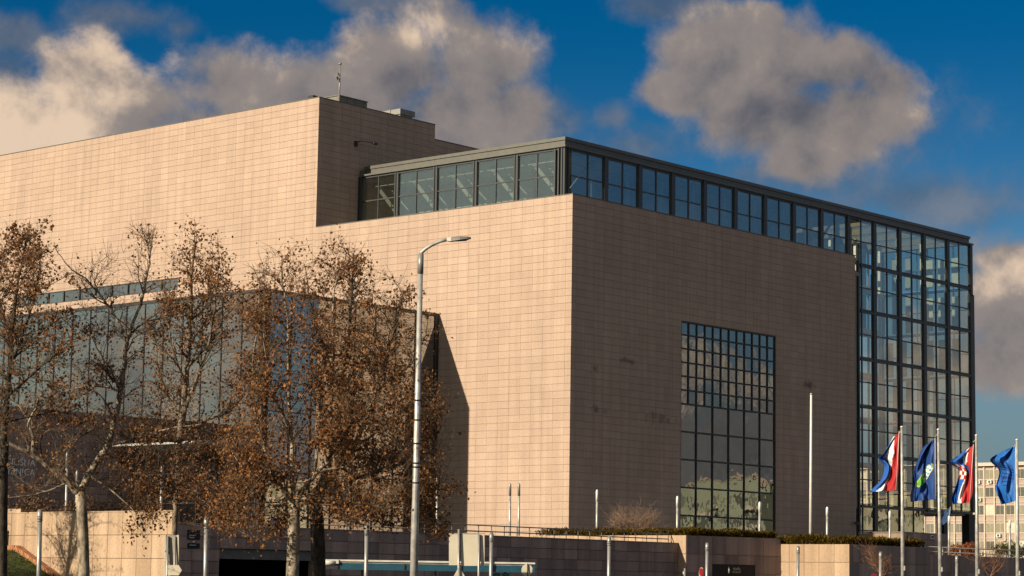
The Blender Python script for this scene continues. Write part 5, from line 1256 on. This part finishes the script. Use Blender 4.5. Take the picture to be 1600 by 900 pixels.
mb = MB(); post(1070, 888, 110, mb, 0.05); mb.build('pole', M_GREYPOST, EP); mb = MB(); board(1067, 893, 1071, 897, 110, mb, 0, 0.1); mb.build('box', M_WHITE, EP)
UB = thing('utility_box', 'grey metal box fixed low on the sunlit wall at the left edge', 'box', (0, 0, 0))
a, b_ = on(3, 830, 0, X_A-0.2), on(6.5, 850, 0, X_A-0.2)
mb = MB(); mb.box((X_A-0.22, a[1], b_[2]), (X_A-0.01, b_[1], a[2])); mb.build('case', M_GREYPOST, UB)
mb = MB(); mb.box((X_A-0.25, a[1]+0.02, a[2]), (X_A-0.005, b_[1]-0.02, a[2]+0.04)); mb.build('lid', M_STEEL, UB)
GF = thing('graffiti_tag', 'faded pink spray-paint scrawl on the sunlit wall at the left edge', 'graffiti', (0, 0, 0))
rg2 = random.Random(4); mb = MB(); c = on(10, 817, 0, X_A-0.006)
for k in range(5):
    pts = [c+np.array([-0.002*k, rg2.gauss(0, .28), rg2.gauss(0, .10)]) for _ in range(5)]; mb.tube(pts, 0.012, 4)
mb.build('stroke', basic('faded_pink', (0.5, 0.26, 0.22), 0.8), GF)

# ------------------------------------------------------------------ office block far behind
D_O = 400
oc = at(1560, 800, D_O); OX = float(oc[0])
yR = float(on(1720, 800, 0, OX)[1]); yL = float(on(1300, 800, 0, OX)[1]); ZO = float(on(1565, 722.5, 0, OX)[2])
OB = thing('office_block', 'long beige concrete office block with window grid and air conditioners behind the flags', 'building', (OX, yR, G_Z))
M_CONC = basic('pinkish_concrete', (0.36, 0.275, 0.235), 0.85, 0, 0.1, 0.3); M_PIL = basic('pale_concrete', (0.52, 0.44, 0.35), 0.8, 0, 0.08)
mb = MB(); LO = yL-yR; mb.box((0, 0, 0), (14, LO, ZO-G_Z-0.6)); mb.build('wall', M_CONC, OB)
mb = MB(); mb.box((-0.7, -0.5, ZO-G_Z-0.6), (14.5, LO+0.5, ZO-G_Z)); mb.build('roof', M_PIL, OB)
bay = 2.02; nb_ = int(LO/bay); FL = 3.15
wm = [basic('office_pane_dark', (0.10, 0.10, 0.085), 0.15), basic('office_pane_mid', (0.24, 0.22, 0.16), 0.25), basic('office_pane_blind', (0.50, 0.46, 0.36), 0.5), basic('office_pane_grey', (0.17, 0.165, 0.14), 0.2)]
pil = MB(); pil.box((-0.28, -0.12, 0), (0, 0.12, ZO-G_Z-0.6)); pme = pil.mesh('pilaster', M_PIL)
for k in range(nb_+1): link('pilaster', pme, OB, (0, k*bay, 0))
wme = []
for m_ in wm:
    w_ = MB(); w_.box((-0.06, -0.86, 0), (0.02, 0.86, 1.75), 1); w_.box((-0.075, -0.80, 0.08), (-0.06, -0.03, 1.68), 0); w_.box((-0.075, 0.03, 0.08), (-0.06, 0.80, 1.68), 0); wme.append(w_.mesh('window', [m_, M_PIL]))
ro = random.Random(8); acs = MB(); acs.box((-0.55, -0.4, 0), (-0.12, 0.4, 0.55)); acs.box((-0.56, -0.25, 0.08), (-0.55, 0.2, 0.48), 1); acm = acs.mesh('air_conditioner', [M_WHITE, M_DKMETAL])
nfl = int((ZO-G_Z-1.0)/FL); cnt = 0
for fl in range(nfl):
    z = ZO-G_Z-0.6-2.35-FL*fl
    for k in range(nb_):
        link('window', ro.choices(wme, (3, 3, 3, 3))[0], OB, (0, (k+0.5)*bay, z))
        if ro.random() < 0.2: link('air_conditioner', acm, OB, (0, (k+0.5+ro.uniform(-.2, .2))*bay, z-0.75))
    sl2 = MB(); sl2.box((-0.12, 0, z-1.0), (0, LO, z-0.9)); sl2.box((-0.14, 0, z-0.12), (0, LO, z-0.02)); sl2.build('sill_band', M_PIL, OB)

# blocks and trees across the street, seen mirrored in the tall window -----------------
def street_block(label, x, y0, y1, h, col, seed):
    t = thing('apartment_block', label, 'building', (x, y0, G_Z)); m_ = basic('render_'+str(seed), col, 0.85, 0, 0.12, 0.3)
    m_.name = 'rendered_wall'
    mb = MB(); mb.box((0, 0, 0), (12, y1-y0, h)); mb.build('wall', m_, t); mb = MB(); mb.box((-0.4, -0.4, h), (12.4, y1-y0+0.4, h+0.4)); mb.build('roof', M_CONC, t)
    r = random.Random(seed); w_ = MB(); w_.box((-0.05, -0.7, 0), (0.02, 0.7, 1.5)); ws_ = [w_.mesh('window', q) for q in (wm[0], wm[3], wm[1])]
    b_ = MB(); b_.box((-1.2, -1.4, 0), (0, 1.4, 0.9)); bm2 = b_.mesh('balcony', M_PIL)
    for f_ in range(int(h/3)):
        for k in range(int((y1-y0)/2.6)):
            link('window', r.choice(ws_), t, (0, 1.3+2.6*k, 1.1+3*f_))
            if k % 3 == 1: link('balcony', bm2, t, (0, 1.3+2.6*k, 3*f_+0.1))
street_block('pale green apartment block across the street, mirrored in the tall window', 150, -125, -88, 17, (0.30, 0.31, 0.23), 31)
street_block('cream apartment block across the street, mirrored in the tall window', 158, -84, -50, 15, (0.42, 0.37, 0.26), 32)
street_block('beige apartment block across the street, mirrored beyond the pale green one', 146, -172, -129, 18, (0.38, 0.33, 0.24), 33)
